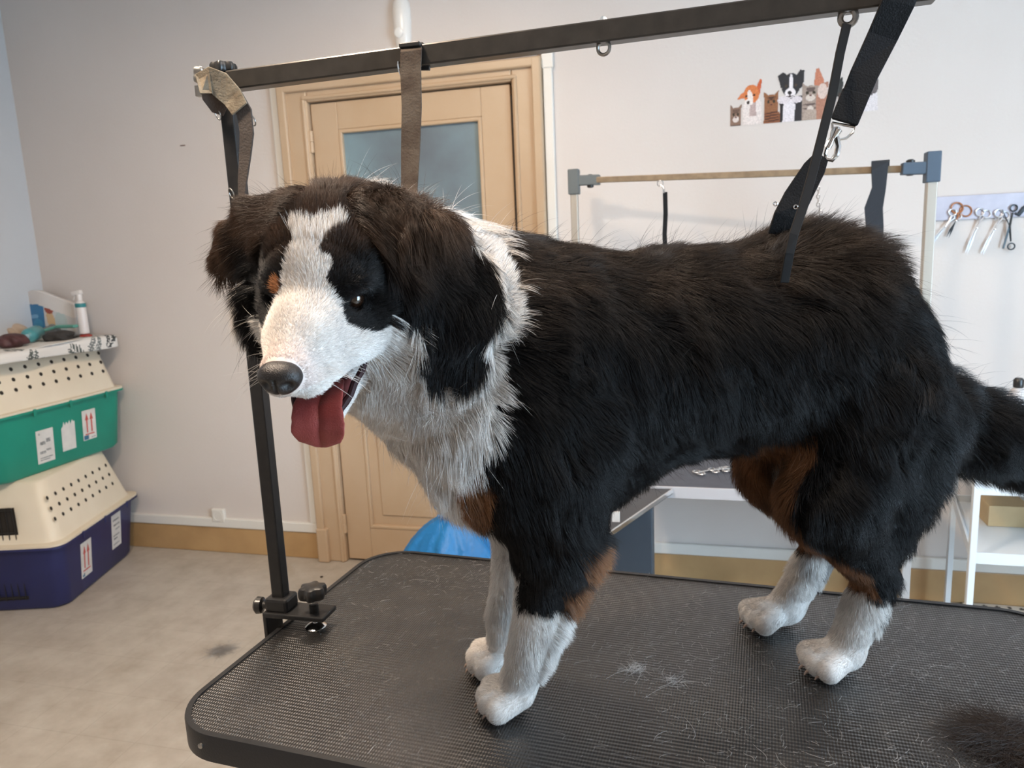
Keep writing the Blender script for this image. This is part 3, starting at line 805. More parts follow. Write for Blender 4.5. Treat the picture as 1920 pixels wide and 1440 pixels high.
# white and orange dog
Pg([(26, 0), (62, 0), (61, 40), (52, 52), (30, 52), (25, 30)], (222, 210, 204)); Pg([(38, 16), (52, 16), (50, 42), (40, 42)], (180, 158, 152))
Pg([(14, 48), (22, 58), (34, 62), (34, 50)], (205, 118, 72)); Pg([(48, 60), (58, 82), (62, 80), (58, 54)], (196, 92, 52))
E_(42, 56, 15, 17, (206, 118, 66)); E_(40, 50, 5, 14, (228, 214, 206), 12); E_(37, 42, 7, 6, (230, 218, 210)); E_(36, 41, 3, 3, (42, 30, 28)); E_(32, 53, 2.2, 2.4, (50, 30, 20)); E_(47, 54, 2.2, 2.4, (50, 30, 20))
cat_(80, 13, 56, (140, 92, 60), (74, 44, 30)); Pg([(66, 0), (100, 0), (96, 20), (68, 20)], (134, 82, 52))
for k in range(4): E_(82, 4 + 5 * k, 15, 1.4, (76, 44, 30), 6, True)
# black and white dog
Pg([(98, 0), (138, 0), (140, 46), (96, 46)], (38, 36, 40)); Pg([(102, 0), (124, 0), (126, 30), (118, 42), (104, 40)], (222, 214, 216))
E_(104, 40, 12, 7, (216, 206, 208)); E_(128, 39, 11, 6, (216, 206, 208))
Pg([(92, 84), (102, 90), (112, 82), (106, 60), (98, 62)], (34, 34, 38)); Pg([(124, 78), (134, 92), (142, 90), (140, 62), (130, 56)], (34, 34, 38))
E_(117, 66, 18, 21, (36, 36, 40)); E_(117, 68, 3.6, 18, (230, 222, 222)); E_(116, 52, 10, 9, (230, 222, 222)); E_(115, 52, 4, 3.6, (30, 26, 28)); E_(115, 46, 7, 1.4, (60, 40, 40)); E_(108, 65, 2.4, 2.4, (70, 52, 40)); E_(126, 65, 2.4, 2.4, (70, 52, 40))
cat_(154, 15, 66, (156, 138, 126), (96, 80, 74), (206, 192, 180)); Pg([(140, 0), (168, 0), (166, 18), (142, 20)], (170, 152, 138))
# brown eared dog behind
Pg([(160, 62), (163, 90), (168, 92), (178, 70), (180, 58)], (190, 120, 92)); Pg([(166, 0), (184, 0), (186, 66), (172, 64), (164, 40)], (168, 118, 96)); E_(176, 50, 9, 14, (210, 188, 176))
# black kitten, tan dog, grey puppy hidden partly by the straps
Pg([(184, 0), (206, 0), (206, 60), (186, 62)], (176, 166, 160)); Pg([(188, 60), (192, 70), (200, 64), (212, 72), (214, 56), (204, 40), (190, 46)], (40, 44, 42)); E_(202, 50, 11, 13, (46, 48, 46))
Pg([(206, 0), (236, 0), (236, 40), (206, 44)], (62, 46, 40)); E_(236, 40, 13, 16, (178, 92, 64)); Pg([(222, 0), (250, 0), (250, 26), (244, 36), (224, 34)], (54, 42, 40)); E_(244, 12, 11, 8, (196, 120, 76))
E_(248, 60, 8, 14, (214, 202, 198)); E_(250, 70, 7, 10, (84, 92, 88)); Pg([(244, 70), (246, 84), (256, 78), (256, 66)], (74, 80, 76))
# white grey cat at the end
Pg([(252, 8), (278, 8), (276, 34), (254, 34)], (214, 206, 206)); E_(262, 36, 14, 16, (216, 208, 208)); Pg([(250, 44), (248, 58), (258, 52)], (120, 112, 110)); Pg([(266, 52), (276, 66), (277, 44)], (96, 88, 86)); E_(268, 44, 8, 7, (100, 92, 92)); E_(252, 44, 4, 6, (130, 122, 120)); E_(256, 38, 1.8, 2, (50, 46, 44)); E_(266, 37, 1.8, 2, (50, 46, 44)); E_(260, 32, 2, 1.6, (170, 120, 116))
o = st.build('pets_sticker', lambda x, y: (s0[0] + x, WY - .0012, s0[2] + y - .002), attr_mat('pets_print', .45, .4), None, noise=.34)
tag(o, 'row of printed cats and dogs stuck on the wall behind the straps', 'wall sticker')

# ------------------------------------------------------------------ scissors rack
r0 = ony(1742, 400, WY); r1 = (1.16,)
rk = thing('magnetic_rack', 'pale lilac magnetic board on the wall holding the scissors', 'rack', (.9, WY, 1.42))
MB().bb(.755, 1.20, WY - .010, WY - .0005, 1.395, 1.475).build('board', mat('lilac_board', lin((190, 188, 200)), .4, noise=(20, lin((168, 166, 180)), .6)), rk, bev=.002)


def scissors(label, c, ang, s, open_, handle_m, ring_r=.014, blade_m=None):
    t = thing('scissors', label, 'scissors', (c[0], WY - .015, c[2]), 'scissors on the magnetic rack')
    for k in (-1, 1):
        a = ang + k * open_; d = Vector((cos(a), 0, sin(a))); n = Vector((-sin(a), 0, cos(a)))
        o = Vector((c[0], WY - .014 - .0015 * k, c[2]))
        vs = [o - n * .004 * s * 10 * .12, o + n * .004 * s * 10 * .12, o + d * s * .55 + n * .0018, o + d * s, o + d * s * .55 - n * .0038]
        vs2 = [v + Vector((0, .0016, 0)) for v in vs]
        MB().add(vs + vs2, [(0, 1, 2, 3, 4), (9, 8, 7, 6, 5)] + [(i, (i + 1) % 5, 5 + (i + 1) % 5, 5 + i) for i in range(5)]).build('blade', blade_m or M['steel'], t)
        hd = -d; e = o + hd * s * .42 + n * (-k) * .001
        rc = o + hd * (s * .5 + ring_r * .6) - n * k * ring_r * .75
        MB().tube([o, o + hd * s * .25, rc + (o + hd * s * .25 - rc).normalized() * ring_r], [.0028, .0024, .0026], 8).ring(tuple(rc), ring_r, .0026, (0, 1, 0), 20, 8, sq=1.1).build('handle', handle_m, t, smooth=True)
    MB().lathe((c[0], WY - .014, c[2]), (0, -1, 0), [(.0035, 0), (.0035, .004), (.002, .005)], 12).build('pivot', M['chrome'], t, smooth=True)


orange = mat('orange_plastic', lin((190, 120, 66)), .4, noise=(60, (.03, .03, .03), .6))
pale = mat('pale_steel', (.62, .62, .63), .3, .7)
c = ony(1790, 414, WY); scissors('kitchen scissors with large orange and black handles', c, radians(-112), .06, .06, orange, .017, M['black_metal'])
c = ony(1770, 425, WY); scissors('slim silver scissors at the left end of the rack', c, radians(-125), .085, .05, pale, .011, pale)
c = ony(1829, 428, WY); scissors('silver scissors just right of the orange handled pair', c, radians(-108), .09, .04, pale, .012, pale)
c = ony(1862, 430, WY); scissors('silver thinning scissors left of the open dark pair', c, radians(-112), .09, .04, pale, .012, pale)
dk = mat('dark_steel', lin((62, 68, 72)), .35, .6)
c = ony(1893, 424, WY)
t = thing('scissors', 'dark grey scissors hanging wide open near right edge', 'scissors', (c[0], WY - .016, c[2]), 'scissors on the magnetic rack')
for k, (p1, p2, p3) in enumerate((((1879, 393), (1893, 424), (1896, 462)), ((1881, 466), (1893, 424), (1901, 390)))):
    a = P(*p1, WY - .016); b = P(*p2, WY - .016 - .002 * k); c3 = P(*p3, WY - .016)
    MB().bar(a, b, .006, .0018).build('blade', dk, t, bev=.0006)
    e = b + (c3 - b) * .75
    MB().tube([b, e], [.004, .0026], 8).ring(tuple(c3), .0105, .0024, (0, 1, 0), 20, 8).build('handle', dk, t, smooth=True)
c = ony(1916, 392, WY); a = P(1903, 402, WY - .012); b = P(1935, 380, WY - .012)
o = thing('black_clipper', 'black curved trimmer hanging at the right edge of rack', 'trimmer', tuple(a))
MB().tube([a + Vector((0, 0, .004)), a + Vector((.01, 0, -.002)), (a + b) / 2, b], [.004, .007, .0075, .006], 10).build('body', mat('slate_plastic', lin((48, 60, 70)), .4), o, smooth=True)

# ------------------------------------------------------------------ second grooming table and its arm
YB = 2.5
b2 = thing('side_table', 'second grooming table with dark top and grey edge behind dog', 'table', (.2, 2.6, 0))
Z2 = .565
fl = onz(1250, 914, Z2)
tx0, tx1, ty0, ty1 = -.27, .645, fl[1], 2.86
MB().bb(tx0, tx1, ty0 + .006, ty1, Z2 - .035, Z2 - .001).build('table_top', mat('grey_table_top', lin((72, 76, 86)), .5, noise=(30, lin((60, 64, 72)), .7)), b2, bev=.004)
MB().bb(tx0, tx1, ty0, ty0 + .008, Z2 - .036, Z2 + .002).bb(tx1, tx1 + .008, ty0, ty1, Z2 - .036, Z2 + .002).build('edge_strip', mat('alu_edge', lin((196, 194, 196)), .4, .2), b2, bev=.001)
for (x, y) in ((tx0 + .02, ty0 + .06), (tx1 - .035, ty0 + .03), (tx0 + .055, ty1 - .05), (tx1 - .05, ty1 - .05)):
    MB().bb(x - .013, x + .013, y - .013, y + .013, .012, Z2 - .034).build('leg', mat('leg_grey', lin((200, 204, 208)), .3, .5) if x > 0 and y < 2.6 else M['steel'], b2, bev=.003)
    MB().lathe((x, y, .0), (0, 0, 1), [(.02, 0), (.02, .01), (.012, .016)], 14).build('foot', M['trunk'], b2, smooth=True)
c = P(1735, 922, ty0 + .05)
MB().lathe(tuple(c - Vector((0, 0, .012))), (0, 0, 1), [(.012, 0), (.017, .004), (.017, .012), (.011, .016), (.006, .028)], 18).build('edge_clamp', M['chrome'], b2, smooth=True)

a2 = thing('overhead_frame', 'dusty metal H shaped overhead frame with grey corner joints behind dog', 'frame', (.1, 2.5, Z2))
AP = mat('grey_joint', lin((96, 102, 102)), .5); AP2 = mat('blue_grey_joint', lin((66, 82, 98)), .5)
dust = mat('dusty_bar', lin((150, 132, 108)), .45, .3, noise=(40, lin((120, 104, 86)), .8)); lt = mat('light_post', lin((178, 170, 158)), .4, .4)
YL, YR = 2.68, 2.44
lx = ony(1076, 340, YL); rx = ony(1745, 312, YR)
def post(pxl, y, ztop, m, wd):
    xb = ony(*pxl, y)[0]
    MB().bb(xb - wd, xb + wd, y - wd, y + wd, Z2 + .0005, ztop).build('post', m, a2, bev=.003); return xb
xl = post((1078, 400), YL, lx[2] - .02, lt, .013); xr = post((1743, 400), YR, rx[2] - .02, lt, .014)
A = P(1125, 337, YL - .005); B = P(1690, 318, YR + .01)
MB().bar(P(1100, 338, YL), P(1720, 316, YR), .016, .02).build('bar', dust, a2, bev=.002)
for (c, m, sgn, cy, hz) in ((lx, AP, 1, YL, .045), (rx, AP2, -1, YR, .045)):
    xx = xl if sgn > 0 else xr
    MB().bb(xx - .019, xx + .019, cy - .02, cy + .02, c[2] - hz, c[2] + hz * .9).build('corner_joint', m, a2, bev=.003)
    e = P(1125, 337, YL) if sgn > 0 else P(1690, 317, YR)
    MB().bar((xx, cy, e[2] + .002 * sgn), tuple(e), .034, .034).build('sleeve', m, a2, bev=.003)
    q = P(1107, 350, YL) if sgn > 0 else P(1706, 327, YR)
    MB().lathe((q[0], q[1], q[2] - .004), (0, 0, 1), [(.008, 0), (.012, .003), (.012, .012)], 14).lathe((q[0], q[1], q[2] + .03), (0, 0, 1), [(.012, 0), (.012, .008), (.007, .012)], 14).build('knob', M['plastic_black'], a2, smooth=True)
# short strap with hook
s2 = thing('hanging_strap', 'thin black strap with small hook hanging from the far bar', 'strap', tuple(P(1243, 345, 2.6)))
MB().ring(tuple(P(1238, 344, 2.6)), .010, .0018, (.1, 1, 0), 18, 6).tube([P(1238, 346, 2.6), P(1244, 352, 2.6), P(1245, 362, 2.6)], [.003, .004, .005], 8).build('hook', M['chrome'], s2, smooth=True)
MB().ribbon([P(1247, 360, 2.6), P(1248, 400, 2.6), P(1246, 440, 2.6), P(1248, 480, 2.6)], .015, .004, (1, .1, 0)).build('webbing', M['web_black'], s2, bev=.001)
s2 = thing('wide_strap', 'wide black webbing strap looped over the far bar at right', 'strap', tuple(P(1648, 310, 2.47)))
MB().ribbon([P(1652, 318, 2.50), P(1652, 303, 2.485), P(1650, 304, 2.445), P(1649, 320, 2.435), P(1648, 352, 2.435), P(1638, 390, 2.435), P(1640, 425, 2.435), P(1640, 470, 2.435)], [.044, .046, .046, .044, .038, .050, .048, .046], .005, (1, .05, 0)).build('webbing', mat('blue_black_webbing', lin((38, 42, 48)), .85, bump=(300, .001)), s2, bev=.001)
# chain with swivel
s2 = thing('chain_hook', 'silver swivel hook and chain hanging from the far bar', 'chain', tuple(P(1535, 330, 2.52)))
MB().lathe(tuple(P(1536, 336, 2.52)), (0, 0, 1), [(.004, 0), (.010, .004), (.012, .010), (.006, .018)], 14).build('swivel', M['chrome'], s2, smooth=True)
for k in range(9):
    q = P(1534 + (k > 5) * (k - 5) * 2.5, 346 + k * 7.5, 2.52)
    MB().ring(tuple(q), .0046, .0016, ((0, 1, 0) if k % 2 else (1, .2, 0)), 12, 6, sq=1.5, up=(1, 0, 0) if k % 2 else (0, 1, 0)).build('chain_link', M['chrome'], s2, smooth=True)

# scissors lying on the far table
c = P(1325, 884, 2.60)
for k, (x, y) in enumerate(((1310, 886), (1338, 882), (1358, 880))):
    q = onz(x, y, Z2 + .004)
    t = thing('grooming_shears', ['silver shears lying on the far table, at the left of three', 'silver shears lying on the far table, the middle of three', 'silver shears lying on the far table, at the right of three'][k], 'scissors', tuple(q))
    d = Vector((.5 + .2 * k, .4, 0)).normalized(); n_ = Vector((-d.y, d.x, 0)); q = Vector(q)
    MB().ring(tuple(q + n_ * .012), .012, .003, (0, 0, 1), 16, 6).ring(tuple(q - n_ * .014), .012, .003, (0, 0, 1), 16, 6).tube([q + n_ * .003 + d * .008, q + d * .05], .003, 6).tube([q - n_ * .003 + d * .008, q + d * .05], .003, 6).build('handle', M['chrome'], t, smooth=True)
    MB().bar(q + d * .05, q + d * .13 + n_ * .004, .007, .003).bar(q + d * .05, q + d * .13 - n_ * .004, .007, .003).build('blade', M['chrome'], t)

# dark folding shelf at left of it, on a column
A0 = onz(1137, 1003, .56); A1 = onz(1262, 915, .56)
sh = thing('folding_shelf', 'dark folding shelf with bright metal edge on a slate column', 'shelf', (A0[0] - .1, (A0[1] + A1[1]) / 2, 0))
MB().add([(A0[0], A0[1], .56), (A1[0], A1[1] - .012, .56), (A1[0] - .2, A1[1] - .012, .56), (A0[0] - .2, A0[1], .56), (A0[0], A0[1], .545), (A1[0], A1[1] - .012, .545), (A1[0] - .2, A1[1] - .012, .545), (A0[0] - .2, A0[1], .545)],
         [(0, 1, 2, 3), (4, 7, 6, 5), (0, 4, 5, 1), (1, 5, 6, 2), (2, 6, 7, 3), (3, 7, 4, 0)]).build('shelf_board', mat('dark_board', (.03, .031, .034), .35), sh)
MB().bar((A0[0], A0[1] - .002, .556), (A1[0], A1[1] - .014, .556), .006, .014).build('metal_edge', M['chrome'], sh, bev=.001)
q = onz(1155, 975, .565)
MB().box((q[0], q[1], .575), (.022, .006, .032)).build('price_tag', M['paper'], sh)
cx0 = ony(1148, 1000, 2.30)[0]; cx1 = ony(1224, 1000, 2.30)[0]
MB().bb(cx0, cx1, 2.27, 2.37, .0, .544).build('column', mat('slate_panel', lin((62, 72, 82)), .5, noise=(8, lin((52, 60, 70)), .6)), sh, bev=.003)
MB().bb(cx0 - .2, cx1 + .02, 2.20, 2.38, .0005, .02).build('base_plate', M['black_metal'], sh, bev=.002)

# ------------------------------------------------------------------ blue bag by the door
bx = ony(845, 1010, 2.45)
bm = bmesh.new(); bmesh.ops.create_icosphere(bm, subdivisions=5, radius=1); ph = RNG.uniform(0, 6, 12)
for v in bm.verts:
    p = v.co; a = math.atan2(p.y, p.x); h = max(p.z, -.93)
    k = 1 + .045 * sin(7 * a + ph[0]) * max(0, h + .5) + .03 * sin(13 * a + ph[1] + 2 * h) + .02 * sin(23 * a + 5 * h)
    top = (1 - .35 * max(0, h - .2) ** 1.5)
    v.co = Vector((p.x * .215 * k * top, p.y * .17 * k * top, (h + .93) * .22))
me = bpy.data.meshes.new('blue_bag'); bm.to_mesh(me); bm.free()
bb = thing('waste_bag', 'bright blue plastic waste bag standing by the door', 'bag', (bx[0] + .02, 2.45, 0))
bo = link('bag_body', me, mat('blue_plastic', lin((28, 120, 182)), .48, noise=(7, lin((22, 98, 160)), .7), bump=(14, .012)), bb, True)
bo.location = (0, 0, 0)
zt = .40
g = MB()
for k in range(14):
    a = 2 * pi * k / 14; g.tube([(bb.location.x, 2.45, zt - .02), (bb.location.x + .03 * cos(a), 2.45 + .03 * sin(a), zt + .02), (bb.location.x + .07 * cos(a), 2.45 + .07 * sin(a), zt + .035 + .012 * (k % 3))], [.02, .012, .004], 6)
g.build('knot', mat('blue_plastic_b', lin((34, 128, 190)), .35), bb, smooth=True)

# ------------------------------------------------------------------ trolley
TRW = lambda px_, py_, y: ony(px_, py_, y)
wh = mat('white_enamel', lin((216, 220, 222)), .35)
fx, bx_ = .715, .885; fy, by = 2.28, 2.80
tr = thing('trolley', 'white metal shelf trolley with thin posts at right edge', 'trolley', (1.0, 2.5, 0))
zs = [onz(1850, 915, 0), 0]
z_top = ony(1880, 918, fy)[2]; z_mid = ony(1870, 1048, fy)[2]; z_lo = .10
q0 = ony(1838, 905, fy); q1 = ony(1810, 1130, fy)
xf = (q0[0] + q1[0]) / 2; xb_ = xf + .09
ym = by
for (x, y) in ((xf, fy), (xf + .10, ym), (xf + .62, fy), (xf + .66, ym)):
    MB().bb(x - .009, x + .009, y - .009, y + .009, .03, z_top + .06).build('post', wh, tr, bev=.002)
    MB().lathe((x - .012, y, .018), (1, 0, 0), [(.017, 0), (.018, .004), (.018, .02), (.017, .024)], 16).build('caster', M['plastic_black'], tr, smooth=True)
for z in (z_top, z_mid):
    s_ = MB(); vs = [(xf, fy, z), (xf + .62, fy, z), (xf + .66, ym, z), (xf + .10, ym, z)]
    s_.add([(a, b, z - .012) for a, b, _ in vs] + [(a, b, z - .006) for a, b, _ in vs], [(0, 1, 2, 3), (7, 6, 5, 4), (0, 4, 5, 1), (1, 5, 6, 2), (2, 6, 7, 3), (3, 7, 4, 0)])
    for i in range(4): s_.bar(vs[i], vs[(i + 1) % 4], .005, .034)
    s_.build('shelf', wh, tr)
tanb = mat('kraft_card', lin((196, 170, 128)), .75, noise=(10, lin((180, 152, 112)), .6))
for k, (x0, x1, y0, h) in enumerate(((xf + .13, xf + .25, 2.56, .045), (xf + .28, xf + .46, 2.48, .05))):
    o = MB().bb(x0, x1, y0, y0 + .14, z_mid - .0055, z_mid + h + .018).build('carton', tanb, None, bev=.002)
    tag(o, ['small tan cardboard carton on the middle trolley shelf, nearer the posts', 'wider tan cardboard carton on the middle trolley shelf, at the frame edge'][k], 'box')
c = P(1910, 716, 2.45)
bt = thing('pump_bottle', 'tall grey bottle with black cap above the dog tail', 'bottle', (c.x, c.y, z_top))
MB().lathe((c.x, c.y, z_top - .005), (0, 0, 1), [(.03, 0), (.034, .006), (.034, c.z - z_top - .05), (.02, c.z - z_top - .02), (.012, c.z - z_top - .012)], 20).build('body', mat('grey_bottle', lin((196, 192, 190)), .4), bt, smooth=True)
MB().lathe((c.x, c.y, c.z - .016), (0, 0, 1), [(.013, 0), (.014, .004), (.014, .022), (.009, .028)], 18).build('cap', M['plastic_black'], bt, smooth=True)
# dotted mat on the floor under the trolley
dm = Canvas(.5, .3, .006); dm.a[:] = True; dm.c[:] = lin((206, 200, 190))
for i in range(12):
    for j in range(7): dm.ell(.03 + .04 * i + (j % 2) * .02, .025 + .042 * j, .009, .009, (70, 66, 62))
c = onz(1868, 1165, .02)
o = dm.build('dotted_mat', lambda x, y: (c[0] - .06 + x, 2.594 + y, .006 + .0015 * sin(20 * x)), attr_mat('dotted_mat', .8, .2)); tag(o, 'pale mat with dark dots on the floor under the trolley', 'mat')
sd = o.modifiers.new('thickness', 'SOLIDIFY'); sd.thickness = .005; sd.offset = -1

# ------------------------------------------------------------------ the dog
DO = np.array([-.275, .857, TZ + .0005])
DF = np.array([-.912, -.41, 0]); DF /= np.linalg.norm(DF)
DL = np.array([-DF[1], DF[0], 0])
DM = np.stack([DF, DL, np.array([0, 0, 1.0])], 1)          # dog frame (forward, left, up) -> world


def dw(p): return DO + DM @ np.asarray(p, float)


HS = 1.10                                                    # head scale
ho_w = CAMP + CR @ np.array([-.1930, -.0875, .745])
pitch, yaw, roll = radians(29), radians(7), radians(2)
# head frame: x forward (nose), y to the dog's left, z up
hf = CR @ np.array([-sin(yaw) * cos(pitch), sin(pitch), -cos(yaw) * cos(pitch)])
hl = CR @ np.array([cos(yaw) * cos(roll), sin(roll), -sin(yaw) * cos(roll)])
hl -= hf * hl.dot(hf); hl /= np.linalg.norm(hl)
hu = np.cross(hf, hl)
HMw = np.stack([hf, hl, hu], 1)                              # head -> world
HM = DM.T @ HMw                                              # head -> dog frame
HO = DM.T @ (ho_w - DO)


def hd(p): return HO + HM @ (np.asarray(p, float) * HS)      # head coords -> dog frame
def hw(p): return ho_w + HMw @ (np.asarray(p, float) * HS)   # head coords -> world


VX = .0035
LO = np.array([-.90, -.20, -.012]); HI = np.array([.34, .36, .70])
NG = np.ceil((HI - LO) / VX).astype(int)
FLD = np.full(tuple(NG), 1.0, np.float32)
AX = [LO[i] + VX * np.arange(NG[i]) for i in range(3)]


def crop(lo, hi):
    a = np.maximum(((lo - LO) / VX).astype(int), 0); b = np.minimum(((hi - LO) / VX).astype(int) + 2, NG)
    sl = tuple(slice(a[i], b[i]) for i in range(3))
    g = np.stack(np.meshgrid(*[AX[i][sl[i]].astype(np.float32) for i in range(3)], indexing='ij'), -1)
    return sl, g


def smin(a, b, k):
    h = np.clip(.5 + .5 * (b - a) / k, 0, 1)
    return b * (1 - h) + a * h - k * h * (1 - h)


def blend(sl, d, k, sub=False):
    if sub: FLD[sl] = -smin(-FLD[sl], d, k)
    else: FLD[sl] = smin(FLD[sl], d, k)


def ell(c, r, k=.03, R=None, sub=False):
    """ellipsoid; R columns are its axes"""
    c = np.asarray(c, float); r = np.asarray(r, float); m = max(r) + k + .02
    sl, g = crop(c - m, c + m); q = g - c.astype(np.float32)
    if R is not None: q = q @ R.astype(np.float32)
    q = q / r.astype(np.float32); k0 = np.linalg.norm(q, axis=-1); k1 = np.linalg.norm(q / r.astype(np.float32), axis=-1)
    blend(sl, k0 * (k0 - 1) / np.maximum(k1, 1e-6), k, sub)


def cone(a, b, ra, rb, k=.02, flat=None, sub=False):
    """tapered capsule; flat=(dir, factor) squashes it along dir"""
    a = np.asarray(a, float); b = np.asarray(b, float); m = max(ra, rb) + k + .02
    sl, g = crop(np.minimum(a, b) - m, np.maximum(a, b) + m)
    if flat is not None:
        n = np.asarray(flat[0], float); n /= np.linalg.norm(n); S = np.eye(3) + np.outer(n, n) * (1 / flat[1] - 1)
        g = ((g - a.astype(np.float32)) @ S.T.astype(np.float32)); b2_ = S @ (b - a); a2_ = np.zeros(3)
    else: g = g - a.astype(np.float32); b2_ = b - a
    t = np.clip((g @ b2_.astype(np.float32)) / (b2_ @ b2_), 0, 1)
    d = np.linalg.norm(g - t[..., None] * b2_.astype(np.float32), axis=-1) - (ra + (rb - ra) * t)
    blend(sl, d, k, sub)


def hell(c, r, k=.02, sub=False, R=None): ell(hd(c), np.array(r) * HS, k, HM if R is None else HM @ R, sub)
def hcone(a, b, ra, rb, k=.015, flat=None, sub=False): cone(hd(a), hd(b), ra * HS, rb * HS, k, (HM @ np.array(flat[0], float), flat[1]) if flat else None, sub)


# trunk
ell((-.10, 0, .395), (.155, .112, .150), .05)
ell((-.27, 0, .438), (.19, .108, .126), .05)
ell((-.44, .005, .440), (.135, .108, .135), .06)
ell((-.13, 0, .488), (.10, .075, .062), .05)
ell((-.425, 0, .500), (.10, .065, .058), .04)
ell((-.50, .0, .36), (.085, .10, .13), .05)
ell((-.02, .01, .35), (.075, .085, .10), .05)       # fore chest
# neck
NB = np.array([-.045, .02, .46]); NH = hd((-.085, 0, -.035))
cone(NB, NH, .098, .078, .05)
cone((.0, .03, .40), hd((-.07, 0, -.085)), .085, .055, .05)
cone((-.11, .0, .505), hd((-.105, 0, .028)), .040, .036, .05)
cone((-.08, .02, .475), hd((-.10, .02, -.01)), .080, .065, .05)
# tail
TP = [(-.56, 0, .375), (-.63, -.005, .345), (-.71, -.01, .30), (-.80, -.015, .262), (-.86, -.02, .245)]
for i in range(4): cone(TP[i], TP[i + 1], [.036, .034, .040, .040][i], [.034, .040, .040, .028][i], .03)
# hind legs  (s, l, z)
for sd_, (hip, knee, hock, pst, paw) in {
        1: ((-.495, .055, .37), (-.428, .080, .255), (-.512, .062, .132), (-.476, .054, .030), (-.454, .053, .020)),
        -1: ((-.50, -.055, .37), (-.445, -.075, .250), (-.520, -.072, .128), (-.468, -.078, .030), (-.434, -.080, .020))}.items():
    ell((np.array(hip) + np.array([-.005, 0, -.03])), (.080, .052, .135), .04)
    cone(hip, knee, .075, .052, .035)
    cone(knee, hock, .050, .0225, .02)
    cone((-.545, hip[1] * 1.2, .33), (-.535, hock[1], .19), .050, .022, .04)
    cone(hock, pst, .0235, .0235, .012)
    cone(pst, paw, .0235, .022, .010)
    for j in (-1.5, -.5, .5, 1.5):
        e = np.array(paw) + np.array([.024 - abs(j) * .006, j * .0165, -.002])
        cone(np.array(paw) + np.array([-.01, j * .009, .004]), e, .0148, .0148, .0025)
# front legs
for sd_, (sh, elb, wr_, paw) in {
        1: ((-.07, .070, .33), (-.082, .068, .235), (-.044, .046, .075), (-.024, .034, .020)),
        -1: ((-.05, -.055, .33), (-.072, -.055, .235), (-.034, -.058, .075), (-.022, -.062, .020))}.items():
    ell((sh[0] - .01, sh[1], .34), (.060, .042, .105), .04)
    cone(sh, elb, .056, .047, .03)
    cone(elb, wr_, .041, .0225, .02)
    cone((elb[0] - .022, elb[1], elb[2] - .01), (wr_[0] - .030, wr_[1], wr_[2] + .06), .026, .013, .025)
    cone(wr_, (paw[0] - .008, paw[1], .032), .0225, .0245, .012)
    for j in (-1.5, -.5, .5, 1.5):
        p_ = np.array(paw); e = p_ + np.array([.034 - abs(j) * .008, j * .0172, -.002])
        cone(p_ + np.array([-.01, j * .009, .006]), e, .0156, .0152, .0025)
# head
hell((-.062, 0, .014), (.070, .066, .056), .02)
hell((-.072, 0, .034), (.058, .076, .040), .02)
hell((-.020, 0, .016), (.040, .050, .034), .02)
for s_ in (-1, 1):
    hell((-.042, s_ * .043, -.026), (.048, .030, .038), .02)
    hell((-.003, s_ * .030, .016), (.022, .020, .012), .012)        # brow
    hell((.004, s_ * .034, -.037), (.034, .017, .020), .02)
    if s_ < 0: hell((-.052, -.072, -.030), (.026, .018, .050), .02)
hcone((-.008, 0, -.016), (.045, 0, -.022), .0420, .0320, .02)
hcone((.040, 0, -.024), (.088, 0, -.029), .0310, .0205, .015)
for s_ in (-1, 1): hcone((.004, s_ * .027, -.034), (.078, s_ * .0125, -.045), .0185, .0145, .010)
hell((.094, 0, -.026), (.012, .017, .013), .008)
# open lower jaw
hcone((-.045, 0, -.068), (.051, 0, -.108), .034, .0160, .012, ((0, 0, 1), .75))
JA = np.array([.045, 0, -.100])
# mouth opening
hcone((-.006, 0, -.058), (.088, 0, -.086), .0090, .0260, .004, ((0, 1, 0), 3.4), sub=True)
# ears
EARS = {1: [(-.066, .052, .046), (-.062, .092, .020), (-.058, .114, -.028), (-.050, .112, -.074)],
        -1: [(-.066, -.050, .046), (-.074, -.086, .034), (-.080, -.112, .020), (-.078, -.128, .006)]}
for s_, pts in EARS.items():
    nrm = (.55, 0.75 * s_, .2)
    for i in range(3): hcone(pts[i], pts[i + 1], ([.028, .038, .036] if s_ > 0 else [.028, .028, .020])[i], ([.038, .036, .020] if s_ > 0 else [.028, .020, .010])[i], .012, (nrm, .32))
# eye sockets
EYE = [np.array([.0035, .0335, .000]), np.array([.0035, -.0335, .000])]
for e in EYE: hell(e + np.array([.006, np.sign(e[1]) * .004, 0]), (.012, .011, .0095), .006, sub=True)


